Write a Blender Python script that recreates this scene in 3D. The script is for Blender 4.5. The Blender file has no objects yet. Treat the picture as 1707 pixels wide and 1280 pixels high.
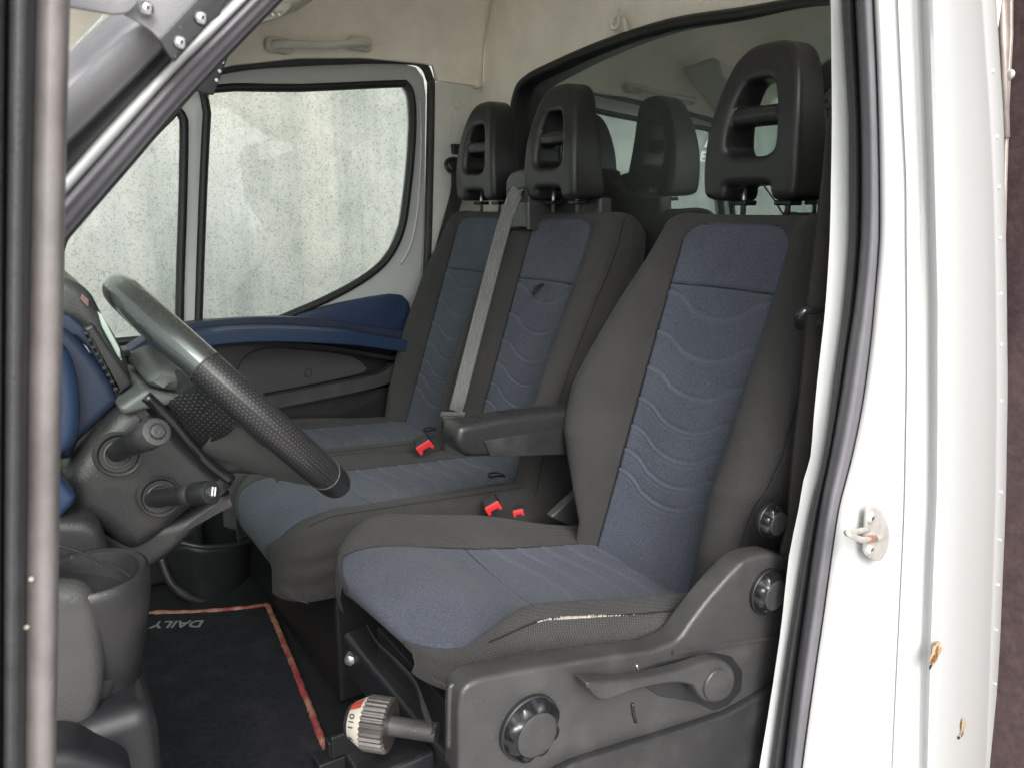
import bpy, bmesh, math, random
import numpy as np
from mathutils import Vector, Matrix
random.seed(7)
SC = bpy.context.scene
COL = SC.collection
# ------------------------------------------------------------------ camera, world, sun, exposure
F, CX, CY = 1300.0, 853.5, 640.0            # focal length and centre in pixels of the 1707 x 1280 photograph
YAW, PIT = math.radians(33), math.radians(12.8)
CAM = Vector((-1.152, -0.50, 1.75))
FW = Vector((math.sin(YAW)*math.cos(PIT), math.cos(YAW)*math.cos(PIT), -math.sin(PIT)))
RT = Vector((math.cos(YAW), -math.sin(YAW), 0))
UP = RT.cross(FW)
cam = bpy.data.cameras.new('camera'); camo = bpy.data.objects.new('camera', cam); COL.objects.link(camo)
camo.matrix_world = Matrix((RT, UP, -FW)).transposed().to_4x4(); camo.location = CAM
cam.sensor_width = 36; cam.lens = F/1707*36; cam.clip_start = 0.02; cam.clip_end = 3000
cam.dof.use_dof = True; cam.dof.focus_distance = 1.35; cam.dof.aperture_fstop = 14
SC.camera = camo
SUN_EL, SUN_AZ = math.radians(40), math.radians(200)     # azimuth of the sun measured from +Y clockwise
world = bpy.data.worlds.new('World'); SC.world = world; world.use_nodes = True
wn = world.node_tree
sky = wn.nodes.new('ShaderNodeTexSky'); sky.sky_type = 'NISHITA'; sky.sun_disc = False
sky.sun_elevation = SUN_EL; sky.sun_rotation = SUN_AZ; sky.dust_density = 4; sky.ozone_density = 1.0; sky.air_density = 1.0
hsv = wn.nodes.new('ShaderNodeHueSaturation'); hsv.inputs['Saturation'].default_value = 0.22
bg = wn.nodes['Background']; bg.inputs['Strength'].default_value = 0.15
wn.links.new(sky.outputs[0], hsv.inputs['Color']); wn.links.new(hsv.outputs[0], bg.inputs['Color'])
sl = bpy.data.lights.new('sun', 'SUN'); sl.energy = 0.7; sl.angle = math.radians(30); sl.color = (1, .97, .93)
so = bpy.data.objects.new('sun', sl); COL.objects.link(so)
sd = Vector((math.sin(SUN_AZ)*math.cos(SUN_EL), math.cos(SUN_AZ)*math.cos(SUN_EL), math.sin(SUN_EL)))
so.rotation_euler = (-sd).to_track_quat('-Z', 'Y').to_euler()
so.location = sd*20
SC.view_settings.view_transform = 'Standard'; SC.view_settings.look = 'None'; SC.view_settings.gamma = 1
SC.view_settings.use_curve_mapping = False; SC.view_settings.exposure = 1.3
SC.cycles.max_bounces = 8; SC.cycles.diffuse_bounces = 5; SC.cycles.glossy_bounces = 4; SC.cycles.transparent_max_bounces = 12
SC.cycles.sample_clamp_indirect = 6

# ------------------------------------------------------------------ measuring helper: a photo pixel as a point on a real plane
def at(x, y, ax, v):
    d = FW + RT*((x-CX)/F) - UP*((y-CY)/F)
    i = 'xyz'.index(ax)
    return CAM + d*((v-CAM[i])/d[i])
def Y(pts, v): return [at(p[0], p[1], 'y', v) for p in pts]

# ------------------------------------------------------------------ materials
MATS = {}
def mat(name, col, rough=.5, metal=0, bump=0, bscale=400, var=0, vscale=8, spec=.5, coat=0, dust=0):
    m = bpy.data.materials.new(name); m.use_nodes = True; nt = m.node_tree; N = nt.nodes; L = nt.links
    b = N['Principled BSDF']; b.inputs['Base Color'].default_value = (*col, 1); b.inputs['Roughness'].default_value = rough
    b.inputs['Metallic'].default_value = metal; b.inputs['Specular IOR Level'].default_value = spec
    b.inputs['Coat Weight'].default_value = coat
    tc = N.new('ShaderNodeTexCoord')
    if var:
        n = N.new('ShaderNodeTexNoise'); n.inputs['Scale'].default_value = vscale; n.inputs['Detail'].default_value = 6
        n.inputs['Roughness'].default_value = .65
        L.new(tc.outputs['Object'], n.inputs['Vector'])
        mr = N.new('ShaderNodeMapRange'); mr.inputs[1].default_value = .3; mr.inputs[2].default_value = .7
        mr.inputs[3].default_value = 1-var; mr.inputs[4].default_value = 1+var
        L.new(n.outputs[0], mr.inputs[0])
        mx = N.new('ShaderNodeMix'); mx.data_type = 'RGBA'; mx.blend_type = 'MULTIPLY'; mx.inputs[0].default_value = 1
        mx.inputs[6].default_value = (*col, 1); L.new(mr.outputs[0], mx.inputs[7]); L.new(mx.outputs[2], b.inputs['Base Color'])
        mr2 = N.new('ShaderNodeMapRange'); mr2.inputs[3].default_value = max(0, rough-.1); mr2.inputs[4].default_value = min(1, rough+.12)
        L.new(n.outputs[0], mr2.inputs[0]); L.new(mr2.outputs[0], b.inputs['Roughness'])
    if bump:
        n = N.new('ShaderNodeTexNoise'); n.inputs['Scale'].default_value = bscale; n.inputs['Detail'].default_value = 2
        L.new(tc.outputs['Object'], n.inputs['Vector'])
        bp = N.new('ShaderNodeBump'); bp.inputs['Strength'].default_value = bump; bp.inputs['Distance'].default_value = .0006
        L.new(n.outputs[0], bp.inputs['Height']); L.new(bp.outputs[0], b.inputs['Normal'])
    if dust:                                           # sparse grit and a thin grey film in patches
        n1 = N.new('ShaderNodeTexVoronoi'); n1.inputs['Scale'].default_value = 210; L.new(tc.outputs['Object'], n1.inputs['Vector'])
        n2 = N.new('ShaderNodeTexNoise'); n2.inputs['Scale'].default_value = 16; n2.inputs['Detail'].default_value = 8; L.new(tc.outputs['Object'], n2.inputs['Vector'])
        a = N.new('ShaderNodeMath'); a.operation = 'LESS_THAN'; a.inputs[1].default_value = .11; L.new(n1.outputs['Distance'], a.inputs[0])
        c = N.new('ShaderNodeMath'); c.operation = 'GREATER_THAN'; c.inputs[1].default_value = .80; 
        sc = N.new('ShaderNodeSeparateColor'); L.new(n1.outputs['Color'], sc.inputs[0]); L.new(sc.outputs[0], c.inputs[0])
        d = N.new('ShaderNodeMath'); d.operation = 'MULTIPLY'; L.new(a.outputs[0], d.inputs[0]); L.new(c.outputs[0], d.inputs[1])
        e = N.new('ShaderNodeMapRange'); e.inputs[1].default_value = .50; e.inputs[2].default_value = .78; e.inputs[3].default_value = 0; e.inputs[4].default_value = .10*dust; L.new(n2.outputs[0], e.inputs[0])
        g = N.new('ShaderNodeMath'); g.operation = 'MAXIMUM'; h = N.new('ShaderNodeMath'); h.operation = 'MULTIPLY'; h.inputs[1].default_value = .45*dust
        L.new(d.outputs[0], h.inputs[0]); L.new(h.outputs[0], g.inputs[0]); L.new(e.outputs[0], g.inputs[1])
        x = N.new('ShaderNodeMix'); x.data_type = 'RGBA'; L.new(g.outputs[0], x.inputs[0]); x.inputs[7].default_value = (.30, .28, .26, 1)
        if b.inputs['Base Color'].is_linked: L.new(b.inputs['Base Color'].links[0].from_socket, x.inputs[6])
        else: x.inputs[6].default_value = (*col, 1)
        L.new(x.outputs[2], b.inputs['Base Color'])
    MATS[name] = m
    return m
def setalpha(m): return m
PLAS = mat('dark_grey_plastic', (.023, .023, .024), .36, bump=.7, bscale=700, var=.15, vscale=14, dust=1)
PLASL = mat('mid_grey_plastic', (.043, .0425, .0425), .33, bump=.8, bscale=600, var=.15, vscale=10, dust=1)
PLASB = mat('black_plastic', (.016, .016, .018), .38, bump=.15, bscale=700, var=.15, vscale=20)
GLOSSB = mat('glossy_black_plastic', (.012, .012, .014), .15, var=.1, vscale=30, dust=.6)
HEADP = mat('headrest_moulded_foam', (.018, .018, .018), .38, bump=.12, bscale=1500, var=.08, vscale=12)
BLUEP = mat('navy_blue_plastic', (.016, .032, .075), .42, bump=.35, bscale=1100, var=.08, vscale=12)
NAVYD = mat('dark_navy_plastic', (.012, .020, .045), .5, bump=.35, bscale=1100, var=.08, vscale=12)
RUBB = mat('black_rubber', (.012, .012, .012), .5, bump=.3, bscale=800, var=.2, vscale=20)
RUBG = mat('grey_rubber_seal', (.13, .127, .14), .45, bump=.2, bscale=500, var=.15, vscale=14)
RUBT = mat('textured_black_seal', (.035, .035, .037), .55, bump=1, bscale=450, var=.2, vscale=60)
WHITE = mat('white_body_paint', (.495, .505, .50), .28, coat=.3)
WHITE2 = mat('greyish_white_paint', (.52, .54, .53), .35, var=.05, vscale=9)
PILLAR = mat('pale_grey_pillar_trim', (.62, .62, .58), .5, bump=.3, bscale=700, var=.08, vscale=14)
LINING = mat('beige_felt_lining', (.93, .86, .77), .95, bump=.5, bscale=500, var=.10, vscale=7, spec=.15)
BEIGEP = mat('beige_plastic', (.66, .63, .56), .5, bump=.2, bscale=700, var=.05)
STEEL = mat('brushed_steel', (.55, .54, .52), .32, metal=.9, var=.12, vscale=60)
ZINC = mat('worn_zinc_steel', (.62, .60, .56), .42, metal=.55, var=.15, vscale=60)
CHROME = mat('chrome', (.75, .75, .75), .12, metal=1)
RED = mat('red_buckle_plastic', (.72, .045, .05), .4)
FLOORM = mat('black_rubber_floor', (.010, .010, .012), .6, bump=.4, bscale=300, var=.2, vscale=10)
CARPET = mat('charcoal_carpet', (.020, .021, .026), .97, bump=1, bscale=500, var=.25, vscale=90, spec=.1, dust=.5)
PALE = mat('pale_thread', (.50, .46, .39), .9)
PRINT = mat('white_print', (.75, .75, .73), .6)
INK = mat('black_print', (.02, .02, .02), .6)
BOXM = mat('maroon_box_board', (.060, .036, .038), .8, bump=1, bscale=160, var=.4, vscale=60)
ALU = mat('weathered_aluminium_trim', (.42, .37, .34), .5, metal=.4, var=.3, vscale=16)
RUST = mat('rust', (.17, .075, .03), .9, var=.5, vscale=200)
BLACKV = mat('black_backing', (.012, .014, .013), .9)
STICK = mat('pale_sticker', (.45, .5, .46), .3)
LEATH = mat('worn_black_leather', (.022, .022, .023), .27, bump=.5, bscale=1300, var=.12, vscale=12)

def perforated():
    m = bpy.data.materials.new('perforated_leather'); m.use_nodes = True; nt = m.node_tree; N = nt.nodes; L = nt.links
    b = N['Principled BSDF']; b.inputs['Roughness'].default_value = .33
    uv = N.new('ShaderNodeUVMap'); uv.uv_map = 'UVMap'
    sx = N.new('ShaderNodeSeparateXYZ'); L.new(uv.outputs[0], sx.inputs[0])
    def M(op, a, c=None):
        n = N.new('ShaderNodeMath'); n.operation = op
        for k, v in enumerate((a, c)):
            if v is None: continue
            if isinstance(v, (int, float)): n.inputs[k].default_value = v
            else: L.new(v, n.inputs[k])
        return n.outputs[0]
    row = M('FLOOR', sx.outputs[1]); off = M('MULTIPLY', M('MODULO', row, 2), .5)
    fx = M('SUBTRACT', M('FRACT', M('ADD', sx.outputs[0], off)), .5); fy = M('SUBTRACT', M('FRACT', sx.outputs[1]), .5)
    d = M('SQRT', M('ADD', M('MULTIPLY', fx, fx), M('MULTIPLY', fy, fy)))
    dot = M('LESS_THAN', d, .16)
    tc = N.new('ShaderNodeTexCoord'); n = N.new('ShaderNodeTexNoise'); n.inputs['Scale'].default_value = 40; L.new(tc.outputs['Object'], n.inputs['Vector'])
    mx = N.new('ShaderNodeMix'); mx.data_type = 'RGBA'; mx.inputs[6].default_value = (.018, .018, .019, 1); mx.inputs[7].default_value = (.11, .107, .104, 1)
    L.new(dot, mx.inputs[0]); L.new(mx.outputs[2], b.inputs['Base Color'])
    bp = N.new('ShaderNodeBump'); bp.inputs['Strength'].default_value = .5; bp.inputs['Distance'].default_value = .0005
    L.new(M('SUBTRACT', n.outputs[0], M('MULTIPLY', dot, .6)), bp.inputs['Height']); L.new(bp.outputs[0], b.inputs['Normal'])
    return m
PERF = perforated()

def fabric():
    """seat cloth: 'zone' (m, negative = blue velour, positive = grey twill), 'seam' distance (m), 'wave' = pressed relief lines."""
    m = bpy.data.materials.new('seat_cloth'); m.use_nodes = True; nt = m.node_tree; N = nt.nodes; L = nt.links
    b = N['Principled BSDF']; b.inputs['Roughness'].default_value = .95; b.inputs['Specular IOR Level'].default_value = .15
    b.inputs['Sheen Weight'].default_value = .06; b.inputs['Sheen Roughness'].default_value = .5
    def A(nm):
        a = N.new('ShaderNodeAttribute'); a.attribute_name = nm; return a.outputs['Fac']
    def M(op, a, c=None):
        n = N.new('ShaderNodeMath'); n.operation = op
        for k, v in enumerate((a, c)):
            if v is None: continue
            if isinstance(v, (int, float)): n.inputs[k].default_value = v
            else: L.new(v, n.inputs[k])
        return n.outputs[0]
    def MIX(f, a, c, bt='MIX'):
        x = N.new('ShaderNodeMix'); x.data_type = 'RGBA'; x.blend_type = bt
        for k, v in ((0, f), (6, a), (7, c)):
            if isinstance(v, (int, float)): x.inputs[k].default_value = v
            elif isinstance(v, tuple): x.inputs[k].default_value = (*v, 1)
            else: L.new(v, x.inputs[k])
        return x.outputs[2]
    tc = N.new('ShaderNodeTexCoord')
    def NOI(sc, det=2):
        n = N.new('ShaderNodeTexNoise'); n.inputs['Scale'].default_value = sc; n.inputs['Detail'].default_value = det
        L.new(tc.outputs['Object'], n.inputs['Vector']); return n.outputs[0]
    fine = NOI(520, 1); mid = NOI(9, 5)
    def WAV(rot, sc):
        mp = N.new('ShaderNodeMapping'); mp.inputs['Rotation'].default_value = rot
        L.new(tc.outputs['Object'], mp.inputs[0])
        w = N.new('ShaderNodeTexWave'); w.inputs['Scale'].default_value = sc; w.inputs['Distortion'].default_value = .3; w.wave_profile = 'SIN'
        L.new(mp.outputs[0], w.inputs[0]); return w.outputs['Fac']
    tw = M('MULTIPLY', WAV((0, .5, .8), 135), WAV((.3, 2.1, -.7), 135))
    blue = M('LESS_THAN', A('zone'), 0)
    bc = MIX(M('MULTIPLY', M('POWER', fine, 1.6), 1.6), (.033, .037, .049), (.102, .112, .142))
    bc = MIX(M('MULTIPLY', A('wave'), .35), bc, (.105, .116, .145))
    gc = MIX(tw, (.027, .0268, .0268), (.104, .102, .101))
    gc = MIX(M('MULTIPLY', fine, .4), gc, (.056, .055, .0545))
    c = MIX(blue, gc, bc)
    rim = M('MULTIPLY', M('LESS_THAN', M('ABSOLUTE', M('ADD', A('zone'), .0025)), .0025), .22)      # the seam tape shows bluer cloth
    c = MIX(rim, c, (.05, .06, .17))
    v = M('ADD', M('MULTIPLY', mid, .5), .75)
    c = MIX(1.0, c, v, 'MULTIPLY')
    sm = N.new('ShaderNodeMapRange'); sm.inputs[1].default_value = .0007; sm.inputs[2].default_value = .0022; sm.inputs[3].default_value = .25; sm.inputs[4].default_value = 1
    L.new(A('seam'), sm.inputs[0])
    c = MIX(1.0, c, sm.outputs[0], 'MULTIPLY')
    L.new(c, b.inputs['Base Color'])
    bp = N.new('ShaderNodeBump'); bp.inputs['Strength'].default_value = .8; bp.inputs['Distance'].default_value = .0012
    wr = NOI(28, 2)
    hgt = M('ADD', M('ADD', fine, M('MULTIPLY', M('SUBTRACT', 1, blue), M('MULTIPLY', tw, 1.0))), M('MULTIPLY', wr, 2.5))
    L.new(hgt, bp.inputs['Height']); L.new(bp.outputs[0], b.inputs['Normal'])
    return m
CLOTH = fabric()

def glassmat(name, tint, refl, rough=.02, film=.01):
    m = bpy.data.materials.new(name); m.use_nodes = True; nt = m.node_tree; N = nt.nodes; L = nt.links
    N.remove(N['Principled BSDF'])
    t = N.new('ShaderNodeBsdfTransparent'); t.inputs[0].default_value = (*tint, 1)
    g = N.new('ShaderNodeBsdfGlossy'); g.inputs['Roughness'].default_value = rough
    x = N.new('ShaderNodeMixShader'); x.inputs[0].default_value = refl
    df = N.new('ShaderNodeBsdfDiffuse'); df.inputs[0].default_value = (.55, .58, .56, 1); x2 = N.new('ShaderNodeMixShader'); x2.inputs[0].default_value = film
    L.new(t.outputs[0], x.inputs[1]); L.new(g.outputs[0], x.inputs[2]); L.new(x.outputs[0], x2.inputs[1]); L.new(df.outputs[0], x2.inputs[2]); L.new(x2.outputs[0], N['Material Output'].inputs[0])
    return m
GLASS = glassmat('clear_door_glass', (.94, .975, .96), .05)
REARG = glassmat('dark_rear_glass', (.12, .15, .14), .42, .012, .09)
REARG.node_tree.nodes['Glossy BSDF'].inputs['Color'].default_value = (.80, .90, .86, 1)

def concrete():
    m = bpy.data.materials.new('pitted_concrete'); m.use_nodes = True; nt = m.node_tree; N = nt.nodes; L = nt.links
    b = N['Principled BSDF']; b.inputs['Roughness'].default_value = .9
    tc = N.new('ShaderNodeTexCoord')
    def NOI(sc, det, mp=None, ro=.6):
        n = N.new('ShaderNodeTexNoise'); n.inputs['Scale'].default_value = sc; n.inputs['Detail'].default_value = det; n.inputs['Roughness'].default_value = ro
        if mp:
            q = N.new('ShaderNodeMapping'); q.inputs['Scale'].default_value = mp; L.new(tc.outputs['Object'], q.inputs[0]); L.new(q.outputs[0], n.inputs['Vector'])
        else: L.new(tc.outputs['Object'], n.inputs['Vector'])
        return n.outputs[0]
    def RAMP(i, p):
        r = N.new('ShaderNodeValToRGB'); e = r.color_ramp.elements
        e[0].position, e[0].color = p[0][0], (*p[0][1], 1); e[1].position, e[1].color = p[-1][0], (*p[-1][1], 1)
        for q in p[1:-1]:
            x = e.new(q[0]); x.color = (*q[1], 1)
        L.new(i, r.inputs[0]); return r.outputs[0]
    def MIX(f, a, c, bt='MULTIPLY'):
        x = N.new('ShaderNodeMix'); x.data_type = 'RGBA'; x.blend_type = bt
        if isinstance(f, float): x.inputs[0].default_value = f
        else: L.new(f, x.inputs[0])
        L.new(a, x.inputs[6]); L.new(c, x.inputs[7]); return x.outputs[2]
    base = RAMP(NOI(1.3, 5), [(.3, (.26, .272, .262)), (.5, (.315, .322, .312)), (.7, (.36, .36, .344))])
    streak = RAMP(NOI(3.2, 4, (2.6, 1, .14)), [(.32, (.78, .81, .81)), (.5, (1, 1, 1)), (.68, (1.10, 1.09, 1.06))])
    speck = RAMP(NOI(165, 2, (1, 1, .8), .5), [(.34, (.52, .55, .54)), (.42, (.86, .88, .87)), (.46, (1, 1, 1))])
    speck2 = RAMP(NOI(40, 6, (1, 1, .7), .8), [(.33, (.66, .69, .67)), (.45, (1, 1, 1))])
    blot = RAMP(NOI(6, 6), [(.35, (.84, .86, .85)), (.6, (1, 1, 1))])
    warm = RAMP(NOI(.7, 2), [(.42, (1, 1, 1)), (.62, (1.04, 1.0, .955))]); c = MIX(1.0, base, streak); c = MIX(1.0, c, warm); c = MIX(.9, c, speck); c = MIX(1.0, c, speck2); c = MIX(1.0, c, blot)
    L.new(c, b.inputs['Base Color'])
    bp = N.new('ShaderNodeBump'); bp.inputs['Strength'].default_value = .4; bp.inputs['Distance'].default_value = .004
    L.new(NOI(60, 4), bp.inputs['Height']); L.new(bp.outputs[0], b.inputs['Normal'])
    return m
CONC = concrete()

# ------------------------------------------------------------------ object helpers
def thing(name, label, cat, loc=(0, 0, 0), group=None):
    o = bpy.data.objects.new(name, None); COL.objects.link(o); o.location = loc
    o.empty_display_size = .05
    o['label'] = label; o['category'] = cat
    if group: o['group'] = group
    return o
def tag(o, label, cat, group=None, kind=None):
    if label: o['label'] = label
    if cat: o['category'] = cat
    if group: o['group'] = group
    if kind: o['kind'] = kind
    return o
def wloc(o):
    v = Vector(o.location)
    while o.parent: o = o.parent; v += o.location
    return v
def link(name, me, m, parent=None, smooth=None, loc=None):
    o = bpy.data.objects.new(name, me); COL.objects.link(o)
    if m is not None and not me.materials: me.materials.append(m)
    if smooth is not None:
        me.polygons.foreach_set('use_smooth', [True]*len(me.polygons))
        if smooth < 170: me.set_sharp_from_angle(angle=math.radians(smooth))
    if parent: o.parent = parent; o.location = -wloc(parent)
    if loc is not None: o.location = Vector(loc) + o.location
    return o
def mesh(name, verts, faces):
    me = bpy.data.meshes.new(name); me.from_pydata([tuple(v) for v in verts], [], faces); me.update(); return me
class MB:
    def __init__(s): s.v = []; s.f = []
    def add(s, v, f):
        k = len(s.v); s.v += [Vector(p) for p in v]; s.f += [tuple(i+k for i in q) for q in f]; return s
    def box(s, c, h, ax=None):
        """centre, half sizes, optional axes"""
        c = Vector(c); A = ax or (Vector((1, 0, 0)), Vector((0, 1, 0)), Vector((0, 0, 1)))
        v = [c + A[0]*(h[0]*i) + A[1]*(h[1]*j) + A[2]*(h[2]*k) for i in (-1, 1) for j in (-1, 1) for k in (-1, 1)]
        return s.add(v, [(0, 1, 3, 2), (4, 6, 7, 5), (0, 4, 5, 1), (2, 3, 7, 6), (0, 2, 6, 4), (1, 5, 7, 3)])
    def tube(s, path, r, n=14, closed=False, flat=None, cap=True):
        P = [Vector(p) for p in path]; m = len(P)
        rr = r if isinstance(r, (list, tuple)) else [r]*m
        rings = []; ref = None
        for i in range(m):
            if closed: t = (P[(i+1) % m]-P[i-1])
            else: t = P[min(i+1, m-1)]-P[max(i-1, 0)]
            t.normalize()
            if ref is None:
                ref = Vector((0, 0, 1)) if abs(t.z) < .9 else Vector((1, 0, 0))
                if flat: ref = Vector(flat)
            u = (ref - t*ref.dot(t)).normalized(); ref = u if not flat else Vector(flat)
            w = t.cross(u)
            rings.append([P[i] + (u*math.cos(a)+w*math.sin(a))*rr[i] for a in [2*math.pi*k/n for k in range(n)]])
        v = [p for g in rings for p in g]; f = []
        for i in range(m if closed else m-1):
            for k in range(n):
                a = i*n+k; b_ = i*n+(k+1) % n; c = ((i+1) % m)*n
                f.append((a, b_, c+(k+1) % n, c+k))
        if not closed and cap:
            f.append(tuple(range(n-1, -1, -1))); f.append(tuple((m-1)*n+k for k in range(n)))
        return s.add(v, f)
    def sweep(s, path, prof, up, closed=False, cap=True):
        """prof: list of (a, b): a along 'side' = t x up, b along up"""
        P = [Vector(p) for p in path]; m = len(P); n = len(prof); v = []
        for i in range(m):
            if closed: t = (P[(i+1) % m]-P[i-1])
            else: t = P[min(i+1, m-1)]-P[max(i-1, 0)]
            t.normalize(); U = Vector(up[i] if isinstance(up, list) else up); U = (U-t*U.dot(t)).normalized(); S = t.cross(U)
            v += [P[i]+S*a+U*b for a, b in prof]
        f = []
        for i in range(m if closed else m-1):
            for k in range(n):
                c = ((i+1) % m)*n
                f.append((i*n+k, i*n+(k+1) % n, c+(k+1) % n, c+k))
        if not closed and cap:
            f.append(tuple(range(n-1, -1, -1))); f.append(tuple((m-1)*n+k for k in range(n)))
        return s.add(v, f)
    def lathe(s, base, axis, prof, n=32, mod=None):
        """prof: list of (radius, height)"""
        b = Vector(base); A = Vector(axis).normalized(); u = A.orthogonal().normalized(); w = A.cross(u); v = []; m = len(prof)
        for i, (r, h) in enumerate(prof):
            for k in range(n):
                a = 2*math.pi*k/n; q = r*(mod(a, i) if mod else 1)
                v.append(b + A*h + (u*math.cos(a)+w*math.sin(a))*q)
        f = [(i*n+k, i*n+(k+1) % n, (i+1)*n+(k+1) % n, (i+1)*n+k) for i in range(m-1) for k in range(n)]
        f.append(tuple(range(n-1, -1, -1))); f.append(tuple((m-1)*n+k for k in range(n)))
        return s.add(v, f)
    def build(s, name, m, parent=None, smooth=40, bevel=0, seg=3, loc=None, subsurf=0):
        me = mesh(name, s.v, s.f)
        bm = bmesh.new(); bm.from_mesh(me); bmesh.ops.recalc_face_normals(bm, faces=bm.faces); bm.to_mesh(me); bm.free()
        o = link(name, me, m, parent, smooth, loc)
        if bevel:
            b = o.modifiers.new('bevel', 'BEVEL'); b.width = bevel; b.segments = seg; b.limit_method = 'ANGLE'; b.angle_limit = math.radians(35)
            b.harden_normals = False
            me.polygons.foreach_set('use_smooth', [True]*len(me.polygons))
            me.set_sharp_from_angle(angle=math.radians(180))
            w = o.modifiers.new('wn', 'WEIGHTED_NORMAL'); w.keep_sharp = True
        if subsurf:
            q = o.modifiers.new('sub', 'SUBSURF'); q.levels = q.render_levels = subsurf
        return o
def smoothpts(pts, n=6, closed=False):
    P = [Vector(p) for p in pts]; m = len(P); out = []
    rng = range(m if closed else m-1)
    for i in rng:
        p0 = P[i-1] if (i > 0 or closed) else P[i]; p1 = P[i]; p2 = P[(i+1) % m]; p3 = P[(i+2) % m] if (i+2 < m or closed) else P[(i+1) % m]
        for k in range(n):
            t = k/n
            out.append(.5*((2*p1)+(p2-p0)*t+(2*p0-5*p1+4*p2-p3)*t*t+(3*p1-p0-3*p2+p3)*t*t*t))
    if not closed: out.append(P[-1])
    return out
def rounded(pts, r, n=6):
    """polygon (list of 2/3-d points) with its corners rounded; a point may be (p, radius)"""
    out = []; m = len(pts)
    P = [Vector(p) for p in pts]
    for i in range(m):
        a = P[i-1]-P[i]; b = P[(i+1) % m]-P[i]; la, lb = a.length, b.length
        rr = r[i] if isinstance(r, (list, tuple)) else r
        d = min(rr, la*.45, lb*.45)
        if d <= 0: out.append(P[i]); continue
        s, e = P[i]+a*(d/la), P[i]+b*(d/lb)
        for k in range(n+1):
            t = k/n; out.append(s*(1-t)**2+P[i]*2*t*(1-t)+e*t*t)
    return out
def plate(name, outlines, thick, m, parent=None, bevel=.003, res=3, out=None, smooth=40, remesh=0, sm=0, deform=None, loc=None):
    """closed 3-d outlines lying on one plane (first the outer one, then holes) -> a rounded plate of real thickness.
       'out' = direction in which the body extends from the outline plane"""
    P0 = Vector(outlines[0][0]); n = Vector((0, 0, 0)); pts = [Vector(p) for p in outlines[0]]
    for i in range(len(pts)): n += (pts[i]-P0).cross(pts[(i+1) % len(pts)]-P0)
    n.normalize()
    if out is not None and n.dot(Vector(out)) < 0: n = -n
    u = n.orthogonal().normalized(); v = n.cross(u)
    cu = bpy.data.curves.new(name, 'CURVE'); cu.dimensions = '2D'; cu.fill_mode = 'BOTH'
    for ol in outlines:
        sp = cu.splines.new('POLY'); sp.points.add(len(ol)-1)
        for i, p in enumerate(ol):
            d = Vector(p)-P0; sp.points[i].co = (d.dot(u), d.dot(v), 0, 1)
        sp.use_cyclic_u = True
    cu.bevel_depth = bevel; cu.bevel_resolution = res; cu.offset = -bevel; cu.extrude = max(1e-5, thick/2-bevel)
    tmp = bpy.data.objects.new('tmp', cu); COL.objects.link(tmp)
    dg = bpy.context.evaluated_depsgraph_get(); dg.update()
    me = bpy.data.meshes.new_from_object(tmp.evaluated_get(dg))
    bpy.data.objects.remove(tmp); bpy.data.curves.remove(cu)
    M = Matrix((u, v, n)).transposed().to_4x4(); M.translation = P0 + n*(thick/2)
    me.transform(M)
    bm = bmesh.new(); bm.from_mesh(me); bmesh.ops.remove_doubles(bm, verts=bm.verts, dist=1e-5); bmesh.ops.recalc_face_normals(bm, faces=bm.faces); bm.to_mesh(me); bm.free()
    me.materials.clear(); me.name = name
    if deform:
        for w in me.vertices: w.co = deform(w.co)
    o = link(name, me, m, parent, smooth, loc)
    if remesh:
        r = o.modifiers.new('remesh', 'REMESH'); r.mode = 'VOXEL'; r.voxel_size = remesh; r.use_smooth_shade = True
        if sm:
            q = o.modifiers.new('smooth', 'SMOOTH'); q.iterations = sm; q.factor = .5
    return o
def grid(name, G, m, parent=None, closed_u=False, smooth=180, attrs=None, solid=0, loc=None, ucol=None):
    """G[i][j] points"""
    R, K = len(G), len(G[0]); v = [tuple(p) for row in G for p in row]
    js = range(K if closed_u else K-1)
    f = [(i*K+j, i*K+(j+1) % K, (i+1)*K+(j+1) % K, (i+1)*K+j) for i in range(R-1) for j in js]
    me = mesh(name, v, f)
    if attrs:
        for k, a in attrs.items():
            at_ = me.attributes.new(k, 'FLOAT', 'POINT'); at_.data.foreach_set('value', np.asarray(a, dtype=np.float32).ravel())
    o = link(name, me, m, parent, smooth, loc)
    if solid:
        s = o.modifiers.new('solid', 'SOLIDIFY'); s.thickness = abs(solid); s.offset = 1 if solid > 0 else -1
    return o
def pxstrip(name, cols, m, parent=None, smooth=60, solid=0, n=6, w=8):
    """surface through columns; each column = (list of photo points, y plane)"""
    C = [smoothpts(Y(c[0], c[1]), n) for c in cols]
    G = [[C[j][i] for j in range(len(C))] for i in range(len(C[0]))]
    return grid(name, G, m, parent, smooth=smooth, solid=solid)
def text(name, s, size, M, m, parent=None, ext=.0004, bold=0):
    cu = bpy.data.curves.new(name, 'FONT'); cu.body = s; cu.size = size; cu.extrude = ext; cu.offset = bold; cu.align_x = 'CENTER'; cu.align_y = 'CENTER'
    tmp = bpy.data.objects.new('tmp', cu); COL.objects.link(tmp)
    dg = bpy.context.evaluated_depsgraph_get(); dg.update()
    me = bpy.data.meshes.new_from_object(tmp.evaluated_get(dg)); bpy.data.objects.remove(tmp)
    me.transform(M); me.materials.clear(); me.name = name
    return link(name, me, m, parent)
def frame(o, x, y):
    x = Vector(x).normalized(); y = Vector(y); y = (y-x*y.dot(x)).normalized(); M = Matrix((x, y, x.cross(y))).transposed().to_4x4(); M.translation = Vector(o); return M
def interp(x, xs, ys): return np.interp(x, xs, ys)
def sstep(x): x = np.clip(x, 0, 1); return x*x*(3-2*x)

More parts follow.
